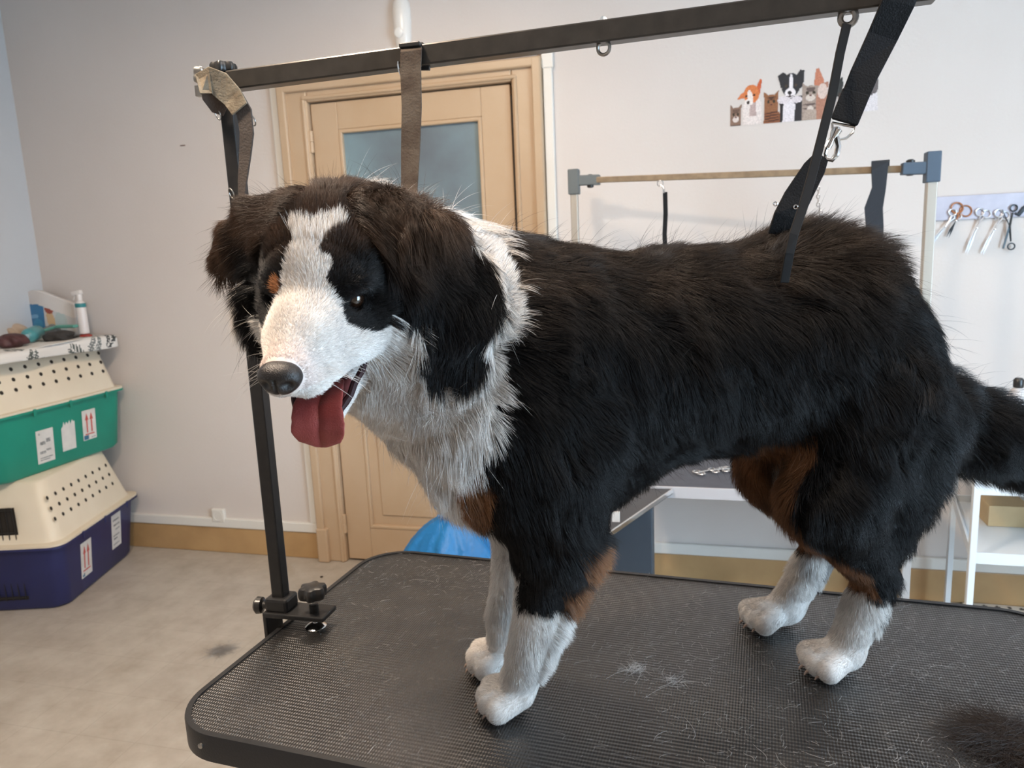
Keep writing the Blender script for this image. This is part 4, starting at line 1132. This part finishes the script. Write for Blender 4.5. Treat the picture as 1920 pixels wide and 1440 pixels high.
def surface_nets(F, lo, h):
    S = F < 0; ng = np.array(F.shape) - 1
    c = np.zeros(tuple(ng), np.int8)
    for i in (0, 1):
        for j in (0, 1):
            for k in (0, 1): c += S[i:ng[0] + i, j:ng[1] + j, k:ng[2] + k]
    act = (c > 0) & (c < 8); idx = np.full(act.shape, -1, np.int64); ii = np.argwhere(act); idx[act] = np.arange(len(ii))
    P_ = np.zeros((len(ii), 3)); cnt = np.zeros(len(ii))
    corners = [(i, j, k) for i in (0, 1) for j in (0, 1) for k in (0, 1)]
    for a in corners:
        for ax_ in range(3):
            if a[ax_]: continue
            b = list(a); b[ax_] = 1
            fa = F[ii[:, 0] + a[0], ii[:, 1] + a[1], ii[:, 2] + a[2]]; fb = F[ii[:, 0] + b[0], ii[:, 1] + b[1], ii[:, 2] + b[2]]
            m = (fa < 0) != (fb < 0); t = np.where(m, fa / np.where(m, fa - fb, 1), 0)
            p = ii + np.array(a); q = p.astype(float); q[:, ax_] += t
            P_[m] += q[m]; cnt[m] += 1
    P_ /= cnt[:, None]; quads = []
    for ax_ in range(3):
        u, v = (ax_ + 1) % 3, (ax_ + 2) % 3
        sA = [slice(1, -1)] * 3; sA[ax_] = slice(0, -1); sB = [slice(1, -1)] * 3; sB[ax_] = slice(1, None)
        A_ = S[tuple(sA)]; B_ = S[tuple(sB)]
        e = np.argwhere(A_ != B_); fl = A_[tuple(e.T)]
        o = np.ones(3, int); o[ax_] = 0; e = e + o
        du = np.zeros(3, int); du[u] = 1; dv = np.zeros(3, int); dv[v] = 1
        q = [idx[tuple((e - du - dv).T)], idx[tuple((e - dv).T)], idx[tuple(e.T)], idx[tuple((e - du).T)]]
        q = np.stack(q, 1); q[~fl] = q[~fl][:, ::-1]; quads.append(q)
    return lo + h * P_, np.concatenate(quads)


V, Q = surface_nets(FLD, LO, VX)
Q = Q[(Q >= 0).all(1)]
V[:, 2] = np.maximum(V[:, 2], .0006)
del FLD
# vertex normals
def vnormals(V, Q):
    n = np.cross(V[Q[:, 2]] - V[Q[:, 0]], V[Q[:, 3]] - V[Q[:, 1]])
    N = np.zeros_like(V)
    for k in range(4): np.add.at(N, Q[:, k], n)
    return N / np.maximum(np.linalg.norm(N, axis=1), 1e-9)[:, None]


VN = vnormals(V, Q)


def toh(p): return ((p - HO) @ HM) / HS                     # dog frame -> head coords


def nz(p, f, s):
    """smooth value in -1..1 for ragged colour borders and tufts"""
    r = np.random.default_rng(s); o = 0
    for i in range(5):
        d = r.normal(size=3); d *= f * r.uniform(.6, 1.7) / np.linalg.norm(d); o = o + np.sin(p @ d + r.uniform(0, 6.28))
    return o / 2.6


BLACK = np.array([.0050, .0046, .0050]); BROWN = np.array([.062, .035, .021]); WHITE = np.array([.82, .775, .73]); TAN = np.array([.26, .118, .052]); PINK = np.array([.62, .42, .36])


def sstep(a, b, x): t = np.clip((x - a) / (b - a), 0, 1); return t * t * (3 - 2 * t)


def headness(p):
    """1 on the head, 0 on the body"""
    h = toh(p); d = np.linalg.norm((h - np.array([-.03, 0, -.01])) / np.array([1.05, 1.15, 1.0]), axis=1)
    cr = h[:, 0] > -.125
    return ((d < .155) & cr).astype(float)


def near_ear(h):
    d = np.full(len(h), 9.)
    for pts in EARS.values():
        for i in range(3):
            a, b = np.array(pts[i]), np.array(pts[i + 1]); t = np.clip(((h - a) @ (b - a)) / ((b - a) @ (b - a)), 0, 1)
            d = np.minimum(d, np.linalg.norm(h - a - t[:, None] * (b - a), axis=1))
    return d


def coat(p):
    """colour of the coat by place on the body, lamplit browns painted in"""
    s, l, z = p.T; n1 = nz(p, 90, 1) * .006 + nz(p, 260, 2) * .003
    col = np.tile(BLACK, (len(p), 1))
    # warm lamp sheen along the back, painted in as brown
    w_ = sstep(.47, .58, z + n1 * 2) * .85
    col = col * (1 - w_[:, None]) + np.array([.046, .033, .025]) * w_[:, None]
    al = np.abs(l)

    def put(m, c): col[m] = c
    # white collar and bib: everything in front of a slanting line
    thr = np.interp(z, [.20, .24, .30, .36, .42, .47, .53, .60, .65], [.02, .02, .014, .0, -.006, -.018, -.040, -.030, -.02])
    thr = np.where(l < 0, thr - .01, thr)
    thr = thr + np.where(al < .045, -.03, 0) * (z < .33)
    bib = (s + n1 > thr) & (z > .18)
    put(bib, WHITE)
    put((np.hypot((s - .016) * 1.7, (z - .315) * .62) < .027 + n1) & (al > .045), TAN)
    # front legs
    fl = (s > -.19) & (z < .235)
    near = l > 0
    legc = np.where(near, .062, -.053)
    ax_ = np.interp(z, [0, .075, .235], [-.014, -.038, -.080]) + np.where(near, 0, .02)
    rel = s - ax_
    out = np.where(near, l - legc, legc - l)
    put(fl & (rel + n1 < -.022) & (z > .10), TAN * .85)
    wl = fl & (z + n1 * 1.4 < np.where(near, .150, .155))
    put(wl, WHITE)
    put(fl & (z < .20) & (out < .004 + n1) & (rel > -.012), WHITE)
    put(fl & ~near & (rel > .0) & (z < .23), WHITE)
    # hind legs
    hl_ = s < -.33
    kn = np.interp(z, [.13, .26, .36], [-.512, -.415, -.44])
    r2 = s - kn
    inner = np.where(l > 0, l < .066, l > -.060)
    put(hl_ & (z < .345) & inner & (al > .012), TAN * .38)
    put(hl_ & (z < .34) & (z > .12) & (r2 + n1 > .014) & (al < .095), TAN * .8)
    put(hl_ & (z < .32) & inner & (np.abs(r2 + .004) < .010), WHITE * .55)
    cy = np.interp(z, [0, .03, .13], [-.45, -.462, -.515])
    put(hl_ & (z + n1 < .118) & ~((s - cy + n1 < -.012) & (z > .082)), WHITE)
    put((s < -.50) & (z > .16) & (r2 < -.05), BLACK * 1.1)
    # head
    h = toh(p); hx, hy, hz = h.T; hay = np.abs(hy); hn = headness(p) > .5; m1 = n1 / 1.2
    hc = np.tile(BLACK * 1.15, (len(p), 1))
    br = sstep(.020, .055, hz + m1) * .8  # lamplit brown painted onto the crown
    br = np.maximum(br, sstep(.075, .12, hay) * (hy < 0) * 1.6); br = np.maximum(br, sstep(.04, .09, hay) * sstep(.0, .05, hz) * .9 * (hy > 0))  # brown tint of the right ear; lamplit brown painted on the left ear top
    hc = hc * (1 - np.clip(br, 0, 1)[:, None]) + BROWN * np.clip(br, 0, 1.4)[:, None]
    wb_ = np.interp(hx, [-.044, -.034, -.020, -.005, .008, .024], [0.0, .014, .025, .018, .0150, .022])
    wht = (hay + m1 < wb_) & (hx > -.046) & (hz + m1 < .055 + .4 * hay)
    wht |= (hx + m1 > np.where(hz > -.002, .028, .019))
    zb = np.interp(hx, [-.11, -.085, -.065, -.04, -.012, .02], [-.130, -.108, -.070, -.036, -.024, -.004])
    wht |= (hz < zb + m1) & (hx > -.115) & (hay < .085)
    wht &= ~((hy < -.052) & (hx < -.02) & (hz > -.10))
    hc[wht] = WHITE
    ts = (hy < 0) & (np.hypot((hay - .027) * 1.5, hz - .018) < .0072 + m1 * .3)
    hc[ts & (hx > -.04)] = TAN * 1.4
    es = np.sqrt((hx - .000) ** 2 * .5 + (hay - .043) ** 2 + (hz + .006) ** 2) < .0250 + m1 * .5
    hc[es & (hx > -.03) & ~ts & (hay > .017)] = BLACK
    ear = near_ear(h) < .043
    ec = hc[ear & wht]; ec[:] = BLACK * 1.4; hc[ear & wht] = ec
    pk_ = sstep(.072, .098, hx) * (hz > -.040) * .35
    hc = hc * (1 - pk_[:, None]) + PINK * pk_[:, None]
    back_of_head = (hx < -.095)
    hn &= ear | ~((hx < np.where(hz > .02, -.118, -.088)) | ((hx < -.066) & (hz < -.04)) | (hay > .084))
    col[hn] = hc[hn]
    return col


# skin colour per vertex
vc = coat(V)
hV = toh(V)
mouth = (hV[:, 0] > .008) & (hV[:, 0] < .088) & (np.abs(hV[:, 1]) < .034) & (((hV[:, 2] > -.104) & (hV[:, 2] < -.050)) )
UPN = VN @ HM                               # normals in head axes
inside = mouth & (((UPN[:, 2] > .15) & (hV[:, 2] < -.070)) | ((UPN[:, 2] < -.45) & (hV[:, 2] > -.085) & (hV[:, 2] < -.050) & (np.abs(hV[:, 1]) < .026)) | ((hV[:, 0] < .03) & (UPN[:, 0] > .5)))
vc[inside] = np.array([.10, .022, .02])
near_eye = np.zeros(len(V), bool)
for e in EYE: near_eye |= np.linalg.norm(hV - (e + np.array([.006, 0, 0])), axis=1) < .0135
vc[near_eye] = np.array([.006, .005, .005])
me = bpy.data.meshes.new('dog_body')
Vw = DO + V @ DM.T
me.vertices.add(len(V)); me.vertices.foreach_set('co', Vw.ravel())
me.loops.add(len(Q) * 4); me.loops.foreach_set('vertex_index', Q.ravel().astype(np.int32))
me.polygons.add(len(Q)); me.polygons.foreach_set('loop_start', np.arange(0, len(Q) * 4, 4, dtype=np.int32))
me.update(calc_edges=True); me.validate()
at = me.color_attributes.new('Col', 'FLOAT_COLOR', 'POINT')
at.data.foreach_set('color', np.concatenate([vc, np.ones((len(vc), 1))], 1).ravel())
dog = thing('dog', 'black, white and tan long haired dog standing on the grooming table with its tongue out', 'dog', tuple(dw((-.25, 0, 0))))
skin = attr_mat('dog_skin', .75, .15)
body = link('body', me, skin, dog, True)
print('body verts', len(V))

# ------------------------------------------------------------------ fur
tri = np.concatenate([Q[:, [0, 1, 2]], Q[:, [0, 2, 3]]])
A3 = V[tri]; TAx = .5 * np.linalg.norm(np.cross(A3[:, 1] - A3[:, 0], A3[:, 2] - A3[:, 0]), axis=1)
cen = A3.mean(1)


def region(p, nrm):
    """length, lean, flow direction and density of the coat at points p"""
    N = len(p); s, l, z = p.T; al = np.abs(l)
    ln = np.full(N, .034); lean = np.full(N, .80); den = np.ones(N)
    fl = np.stack([np.full(N, -.55), np.zeros(N), np.full(N, -.85)], 1)
    top = sstep(.50, .56, z) * (s < -.02)
    fl[:, 0] -= top * .9; ln = ln + top * .002; lean = lean - top * .12
    rump = sstep(-.30, -.45, s) * sstep(.50, .56, z); lean = lean - rump * .22; ln = ln + rump * .011
    belly = (z < .36) & (s > -.42) & (s < -.12); ln = np.where(belly, .027, ln)
    # chest and collar
    ruff = (s > -.07) & (z > .24); ln = np.where(ruff, .034, ln)
    fl[ruff] = np.array([-.75, 0, -.8]); bl = ruff & (s < .03) & (z > .42); fl[bl] = np.array([-1.0, 0, -.35])
    fr = ruff & (z < .44) & (s > .0); fl[fr] = np.array([-.25, 0, -1.0]); lean = np.where(ruff, .76, lean)
    # rear fluff
    pan = (s < -.48) & (z < .40) & (z > .15); fl[pan] = np.array([-.55, 0, -.8]); ln = np.where(pan, .032, ln); lean = np.where(pan, .72, lean)
    tail = s < -.62; fl[tail] = np.array([-.75, 0, -.55]); ln = np.where(tail, .046, ln)
    # legs
    def leg(m, v0, v1):
        return np.where(m, v0, v1)
    fz = sstep(.26, .15, z)
    isleg = (z < .27) & ~((s > -.40) & (s < -.16) & (z > .24))
    ln = np.where(isleg, ln * (1 - fz) + .013 * fz, ln)
    fl[isleg] = fl[isleg] * (1 - fz[isleg, None]) + np.array([-.25, 0, -1.0]) * fz[isleg, None]
    lean = np.where(isleg, .82, lean)
    low = z < .085; ln = np.where(low, .0085, ln); lean = np.where(low, .86, lean)
    paw = z < .05; ln = np.where(paw, .0042, ln); fl[paw] = np.array([.8, 0, -.55])
    # feathering behind the front legs and hocks
    fe = isleg & (s > -.2) & (nrm[:, 0] < -.35) & (z > .05) & (z < .25); ln = np.where(fe, np.interp(z, [.05, .09, .25], [.012, .022, .034]), ln); fl[fe] = np.array([-.7, 0, -.75]); lean = np.where(fe, .6, lean)
    fe = isleg & (s < -.4) & (nrm[:, 0] < -.3) & (z > .07) & (z < .22); ln = np.where(fe, .02, ln)
    # head
    h = toh(p); hx, hy, hz = h.T; hay = np.abs(hy); hn = headness(p) > .5
    hfl = np.stack([np.full(N, -1.0), np.sign(hy) * .25, np.full(N, .05)], 1)
    hln = np.full(N, .012); hle = np.full(N, .84)
    mz = hx > .0; hln = np.where(mz, np.interp(hx, [0, .05, .1], [.009, .0055, .003]), hln); hfl[mz] = np.array([-1, 0, -.15])
    fo = (hx <= .0) & (hz > .02) & (hay < .045); hfl[fo] = np.array([-.7, 0, .55]); hln = np.where(fo, .013, hln); hle = np.where(fo, .66, hle)
    cr_ = (hx < -.05) & (hz > .02); hln = np.where(cr_, .018, hln); hfl[cr_] = np.stack([np.full(cr_.sum(), -1.0), np.sign(hy[cr_]) * .3, np.full(cr_.sum(), .1)], 1)
    ck = (hx < .0) & (hz < -.02) & (hay > .03); hln = np.where(ck, .022, hln); hfl[ck] = np.stack([np.full(ck.sum(), -.85), np.sign(hy[ck]) * .25, np.full(ck.sum(), -.5)], 1); hle = np.where(ck, .78, hle)
    ch = (hx < .05) & (hz < -.075); hln = np.where(ch, np.interp(hx, [-.05, .05], [.024, .007]), hln); hfl[ch] = np.array([-1, 0, -.5])
    jw = (hx > .0) & (hz < -.06); hln = np.where(jw, .006, hln)
    eL = near_ear(h) < .046; sg = np.sign(hy[eL])
    d = np.stack([np.full(eL.sum(), -.05), sg * .12, np.full(eL.sum(), -1.0)], 1)
    rt = sg < 0; d[rt] = np.array([-.1, -.75, -.45]); hfl[eL] = d
    hln = np.where(eL, np.where(hy > 0, .032, .022), hln); hle = np.where(eL, .80, hle)
    sR = (hy < -.055) & (hz < .0) & (hx < -.02); hln = np.where(sR, .036, hln); hfl[sR] = np.array([-.1, -.25, -1.0]); hle = np.where(sR, .68, hle)
    bk = hn & (hx < -.09); hn2 = hn & ~(bk & (hz < .0))
    ln = np.where(hn2, hln * HS, ln); lean = np.where(hn2, hle, lean)
    F_ = hfl @ HM.T; fl[hn2] = F_[hn2]
    # bare places: nose, mouth, eyes
    den = np.where(hn & (hx > .100), 0, den)
    for e in EYE: den = np.where(np.linalg.norm(h - (e + np.array([.007, 0, 0])), axis=1) < .0125, 0, den)
    un = nrm @ HM
    ins = hn & (hx > .008) & (hx < .09) & (hz > -.106) & (hz < -.048) & (((un[:, 2] > .15) & (hz < -.070)) | ((un[:, 2] < -.35) & (hz > -.085) & (hay < .028)) | ((hx < .03) & (un[:, 0] > .4)))
    den = np.where(ins, 0, den)
    den = den * np.where(hn2, np.where(mz, 5.5, 3.2), 1.0) * np.where(z < .12, 2.6, 1.0)
    den = np.where(z < .0025, 0, den)
    return ln, lean, fl, den, hn2


def grow(name, count, sel, seed, parent, mat_, thick=1.0, lmul=1.0, ptsN=6, stray=.0, tone=1.0):
    r = np.random.default_rng(seed)
    tn = np.cross(A3[:, 1] - A3[:, 0], A3[:, 2] - A3[:, 0]); tn /= np.maximum(np.linalg.norm(tn, axis=1), 1e-12)[:, None]
    ln, le, fl, den, hn = region(cen, tn)
    wgt = TAx * den * sel(cen); wgt = wgt / wgt.sum()
    t = r.choice(len(tri), count, p=wgt)
    u, v = r.random(count), r.random(count); f = u + v > 1; u[f], v[f] = 1 - u[f], 1 - v[f]
    q = A3[t]; p = q[:, 0] * (1 - u - v)[:, None] + q[:, 1] * u[:, None] + q[:, 2] * v[:, None]
    n = VN[tri[t]]; n = n[:, 0] * (1 - u - v)[:, None] + n[:, 1] * u[:, None] + n[:, 2] * v[:, None]; n /= np.linalg.norm(n, axis=1)[:, None]
    ln, le, fl, den, hn = region(p, n)
    # tufts: direction wanders smoothly in space, and hairs gather on nearby tips
    k = np.clip(ln / .03, .15, 1.2)[:, None]
    wob = np.stack([nz(p, 70, 21) + .6 * nz(p, 190, 22), nz(p, 70, 23) + .6 * nz(p, 190, 24), nz(p, 70, 25) + .6 * nz(p, 190, 26)], 1)
    fl = fl / np.linalg.norm(fl, axis=1)[:, None] + wob * .34 * k + r.normal(size=p.shape) * (.10 + stray)
    tg = fl - n * (fl * n).sum(1)[:, None]; tg /= np.maximum(np.linalg.norm(tg, axis=1), 1e-6)[:, None]
    le = np.clip(le + r.normal(size=count) * (.06 + stray), .2, .95)[:, None]
    d0 = n * (1 - le * .62) + tg * le * .75; d0 /= np.linalg.norm(d0, axis=1)[:, None]
    d1 = n * (1 - le) * .9 + tg * le + np.array([0, 0, -.22]) * k; d1 /= np.linalg.norm(d1, axis=1)[:, None]
    L_ = (ln * r.uniform(.72, 1.12, count) * lmul * (1 + .22 * nz(p, 120, 31)))[:, None]
    tip = p + L_ * (.45 * d0 + .55 * d1)
    # clumping: pull tips towards the tip of a leader hair in the same cell
    cs = np.clip(ln * .27, .0024, .0090)
    cell = np.floor((p + .0015 * r.normal(size=p.shape) * 0) / cs[:, None] + wob * .35).astype(np.int64)
    key = cell[:, 0] * 73856093 ^ cell[:, 1] * 19349663 ^ cell[:, 2] * 83492791
    _, inv = np.unique(key, return_inverse=True); cnt = np.bincount(inv)
    mt = np.stack([np.bincount(inv, tip[:, i]) / cnt for i in range(3)], 1)[inv]
    amt = (r.uniform(.12, .50, len(cnt)))[inv][:, None] * np.clip(k * 1.2, 0, 1) * np.where((coat(p)[:, :1] > .5), .6, 1)
    tip2 = tip * (1 - amt) + mt * amt
    T_ = np.linspace(0, 1, ptsN)[None, :, None]
    mid = p + L_ * .5 * d0
    P_ = ((1 - T_) ** 2) * (p - n * .0006)[:, None] + 2 * T_ * (1 - T_) * mid[:, None] + T_ ** 2 * tip2[:, None]
    # keep hair above the table
    P_[..., 2] = np.maximum(P_[..., 2], .0015)
    Pw = DO + P_ @ DM.T
    hc = bpy.data.hair_curves.new(name); hc.add_curves([ptsN] * count)
    hc.attributes['position'].data.foreach_set('vector', Pw.astype(np.float32).ravel())
    rad = hc.attributes.get('radius') or hc.attributes.new('radius', 'FLOAT', 'POINT')
    prof = np.array([1, .95, .85, .68, .42, .08])[:ptsN] if ptsN == 6 else np.linspace(1, .1, ptsN)
    r0 = np.interp(ln, [.003, .012, .04], [.00013, .00017, .00021])[:, None] * thick * r.uniform(.75, 1.25, count)[:, None]
    rad.data.foreach_set('value', (r0 * prof[None]).astype(np.float32).ravel())
    c_ = coat(p) * tone * r.uniform(.72, 1.22, (count, 1)) * (1 + np.where(coat(p)[:, :1] > .5, .10, .35) * nz(p, 160, 41)[:, None])
    at = hc.attributes.new('Col', 'FLOAT_COLOR', 'CURVE'); at.data.foreach_set('color', np.concatenate([np.clip(c_, 0, .95), np.ones((count, 1))], 1).astype(np.float32).ravel())
    o = bpy.data.objects.new(name, hc); COL.objects.link(o); hc.materials.append(mat_)
    o.parent = parent; o.location = -Vector(parent.location)
    o['kind'] = 'stuff'
    return o


fm = attr_mat('fur', .42, .25)
fb = fm.node_tree.nodes['Principled BSDF']
fb.inputs['Roughness'].default_value = .38
HAIRS = 560000
grow('fur', HAIRS, lambda c: np.ones(len(c)), 101, dog, fm, ptsN=6)
grow('stray_hair', 9000, lambda c: ((c[:, 2] > .3)).astype(float), 102, dog, fm, .7, 1.5, 6, .22)

# whiskers
r = np.random.default_rng(5); pts = []
wn = 0; wk = MB()
for s_ in (-1, 1):
    for i in range(11):
        a = np.array([.072 + r.uniform(-.018, .012), s_ * .024, -.036 + r.uniform(-.008, .008)])
        d = np.array([r.uniform(-.35, .25), s_ * 1.0, r.uniform(-.55, .1)]); L_ = r.uniform(.025, .048)
        d /= np.linalg.norm(d)
        q = [hw(a + d * L_ * t + np.array([0, 0, -.010 * t * t])) for t in (0, .33, .66, 1)]
        wk.tube(q, [.00022, .0002, .00015, .00006], 4)
wk.build('whiskers', mat('whisker', (.85, .8, .75), .3), dog, smooth=True)['kind'] = 'stuff'


def hmesh(name, fn, nu, nv, m, closed_u=True):
    vs = [tuple(hw(fn(i / (nu if closed_u else nu - 1), j / (nv - 1)))) for j in range(nv) for i in range(nu)]
    fs = []
    for j in range(nv - 1):
        for i in range(nu if closed_u else nu - 1):
            fs.append((j * nu + i, j * nu + (i + 1) % nu, (j + 1) * nu + (i + 1) % nu, (j + 1) * nu + i))
    return MB().add(vs, fs).build(name, m, dog, smooth=True)


# nose
def nose_fn(u, v):
    a = 2 * pi * u; th = pi * (v - .5)
    y = cos(th) * cos(a); z = cos(th) * sin(a); x = sin(th)
    wz = 1.0 - .18 * (z < 0) * abs(z)
    Y = .0185 * np.sign(y) * abs(y) ** .85 * (1 - .25 * (z < 0) * (-z if z < 0 else 0)); Z = .0140 * np.sign(z) * abs(z) ** .9
    X = .0135 * x
    for s_ in (-1, 1):                                   # nostrils
        d = math.hypot((Y - s_ * .0095) / .0048, (Z - -.0015) / .0036)
        if x > 0: X -= .0065 * math.exp(-d * d) * .8
    if x > 0: X -= .0022 * math.exp(-(Y / .0014) ** 2) * (Z < .004)
    return np.array([.1050 + X, Y, -.0270 + Z])


hmesh('nose', nose_fn, 64, 40, mat('nose_leather', (.016, .013, .012), .32, bump=(900, .0006)))
# eyes
em = mat('eye_brown', (.018, .008, .004), .06, spec=.8, coat=1)
for e in EYE:
    MB().lathe(tuple(hw(e)), tuple(hf), [(.0001, -.0105), (.0060, -.0086), (.0095, -.0045), (.0105, 0), (.0095, .0045), (.0060, .0086), (.0001, .0105)], 24).build('eye', em, dog, smooth=True)
# tongue: lies on the lower jaw and hangs over it
tc_ = [(.010, 0, -.078), (.030, 0, -.079), (.050, 0, -.076), (.066, 0, -.075), (.077, 0, -.080), (.083, 0, -.087), (.084, 0, -.096), (.083, 0, -.104)]
twd = [.016, .018, .0205, .022, .0235, .0240, .0225, .016]


def tongue_fn(u, v):
    f = v * (len(tc_) - 1); i = min(int(f), len(tc_) - 2); t = f - i
    c = np.array(tc_[i]) * (1 - t) + np.array(tc_[i + 1]) * t; w_ = twd[i] * (1 - t) + twd[i + 1] * t
    if v > .68: w_ *= math.sqrt(max(0, 1 - ((v - .68) / .32) ** 2.2)) * .97 + .03
    d = np.array(tc_[i + 1]) - np.array(tc_[i]); d /= np.linalg.norm(d); nn = np.array([-d[2], 0, d[0]])
    if nn[0] < 0 and nn[2] < 0: nn = -nn
    a = 2 * pi * u; y = cos(a) * w_; h = sin(a) * .0042 + (y * y) * 9.0 - (.0022 * math.exp(-(y / .003) ** 2) if sin(a) > 0 else 0)
    return c + np.array([0, 1, 0]) * (y + .015 * min(1, v * 1.6)) + nn * h + np.array([0, 0, -.003])


hmesh('tongue', tongue_fn, 36, 44, mat('tongue', lin((142, 66, 62)), .45, spec=.4, noise=(60, lin((126, 50, 48)), .6), bump=(700, .0006), Subsurface_Weight=.15, Subsurface_Radius=(.01, .003, .002)))
# mouth lining and lower lip
gm_ = mat('dark_gum', (.030, .011, .012), .6, spec=.2); pg = mat('pink_gum', lin((150, 70, 66)), .4)


def jaw_pt(t, s_): return np.array([-.006 + .064 * t, s_ * (.0375 - .0225 * t ** 1.3), -.059 - .046 * t])


for s_ in (-1, 1):
    MB().tube([hw(jaw_pt(k / 9, s_) + np.array([0, 0, .001 + .0018 * sin(k * 2.1)])) for k in range(10)], [.0022, .003, .0036, .0034, .0038, .0036, .0040, .0034, .0036, .003], 8).build('lower_lip', gm_, dog, smooth=True)
    MB().tube([hw(np.array([-.010 + .024 * (k / 5), s_ * (.0400 - .006 * k / 5), -.050 - .008 * k / 5])) for k in range(6)], [.002, .003, .0036, .0036, .003, .002], 8).build('gum', pg, dog, smooth=True)
    for k in range(0):
        q = jaw_pt(.5 + k * .14, s_ * .86) + np.array([0, 0, .003])
        MB().lathe(tuple(hw(q)), tuple(hu), [(.0017, 0), (.0015, .0015), (.0005, .0035)], 8).build('tooth', None, dog, smooth=True)
# claws
cm = mat('claw', lin((165, 142, 128)), .4)
for (paw, fr_) in (((-.016, .034, .020), 1), ((-.014, -.062, .020), 1), ((-.450, .053, .020), 0), ((-.430, -.080, .020), 0)):
    for j in (-1.5, -.5, .5, 1.5):
        b0 = np.array(paw) + np.array([.036 - abs(j) * .007 - (1 - fr_) * .005, j * .0135, -.008])
        MB().tube([dw(b0), dw(b0 + np.array([.006, 0, -.003])), dw(b0 + np.array([.008, 0, -.0065]))], [.0022, .0018, .0006], 8).build('claw', cm, dog, smooth=True)

# ------------------------------------------------------------------ loose hair
hm_ = mat('loose_white_hair', (.62, .6, .58), .5)


def hair_bits(name, label, cat_, count, fn, m, r0=.00011, kind='stuff'):
    r = np.random.default_rng(len(name) * 7 + count); P0, d, L_, curl = fn(r, count)
    T_ = np.linspace(0, 1, 6)[None, :, None]; sd2 = np.stack([-d[:, 1], d[:, 0], d[:, 2] * 0], 1)
    P_ = P0[:, None] + d[:, None] * L_[:, None, None] * T_ + sd2[:, None] * (curl * L_)[:, None, None] * T_ ** 2 * 1.2
    P_[..., 2] += np.sin(T_[..., 0] * pi) * r.uniform(0, .0012, (count, 1)) * (L_[:, None] / .02)
    hc = bpy.data.hair_curves.new(name); hc.add_curves([6] * count)
    hc.attributes['position'].data.foreach_set('vector', P_.astype(np.float32).ravel())
    rad = hc.attributes.get('radius') or hc.attributes.new('radius', 'FLOAT', 'POINT')
    rad.data.foreach_set('value', np.repeat((r0 * r.uniform(.5, 1.4, count))[:, None], 6, 1).astype(np.float32).ravel())
    o = bpy.data.objects.new(name, hc); COL.objects.link(o); hc.materials.append(m); tag(o, label, cat_, None, kind); return o


def scatter(r, n):
    u = r.uniform(.03, TL - .03, n); v = r.uniform(.03, TW - .03, n)
    k = int(n * .72)                                     # gathered at the far side and around the paws
    c = np.array([(.10, .50), (.25, .52), (.38, .50), (.62, .44), (.80, .40), (.92, .34), (.98, .22), (.72, .18), (.52, .40), (.86, .12), (.6, .30), (1.02, .42), (.88, .48)])
    i = r.integers(0, len(c), k); u[:k] = c[i, 0] + r.normal(size=k) * .075; v[:k] = c[i, 1] + r.normal(size=k) * .055
    u = np.clip(u, .02, TL - .02); v = np.clip(v, .015, TW - .015)
    P0 = np.array([tuple(tp(a, b, TZ + .0006)) for a, b in zip(u, v)]); a = r.uniform(0, 2 * pi, n)
    return P0, np.stack([np.cos(a), np.sin(a), np.zeros(n)], 1), r.exponential(.0045, n) + .001, r.normal(size=n) * .6


hair_bits('loose_hair', 'fine white clipped dog hair scattered over the table mat', 'hair', 3200, scatter, hm_, .00009)


def tuft(px_, py_, z, rad_, ln):
    c = onz(px_, py_, z)

    def f(r, n):
        a = r.uniform(0, 2 * pi, n); P0 = c + np.stack([r.normal(size=n) * rad_, r.normal(size=n) * rad_ * .8, np.abs(r.normal(size=n)) * rad_ * .12 + .0008], 1)
        b = a + r.normal(size=n); return P0, np.stack([np.cos(b), np.sin(b), r.normal(size=n) * .1 + .08], 1), r.uniform(.4, 1, n) * ln, r.normal(size=n)
    return f


hair_bits('white_tuft', 'small white hair tuft on the mat, nearer the front paws', 'hair tuft', 90, tuft(1190, 1256, TZ, .006, .016), hm_, .00010)
hair_bits('white_tuft', 'thin white hair wisp on the mat, nearer the rear paws', 'hair tuft', 50, tuft(1265, 1279, TZ, .006, .014), hm_, .00009)
hair_bits('dark_tuft', 'brown black clump of cut fur at the front right of mat', 'hair tuft', 5200, tuft(1888, 1392, TZ, .019, .030), mat('dark_hair', (.014, .008, .006), .5), .00013)
hair_bits('floor_tuft', 'grey hair tuft lying on the floor left of table', 'hair tuft', 450, tuft(415, 1221, .001, .016, .03), mat('grey_hair', (.30, .28, .26), .6), .0002)
c = onz(603, 1082, .001)
o = MB().lathe((c[0], c[1], .0005), (0, 0, 1), [(.006, 0), (.007, .003), (.003, .005)], 10).build('kibble', mat('kibble', (.03, .02, .015), .7), None, smooth=True); tag(o, 'single dark crumb on the floor just behind the table corner', 'crumb')
# right hand clamp of the arm, at the frame edge
cc = onz(1925, 1315, TZ + .03)
MB().bb(.50 - .03, .60, cc[1] - .025, cc[1] + .02, TZ + .018, TZ + .026).build('far_clamp', M['black_metal'], ga, bev=.002)
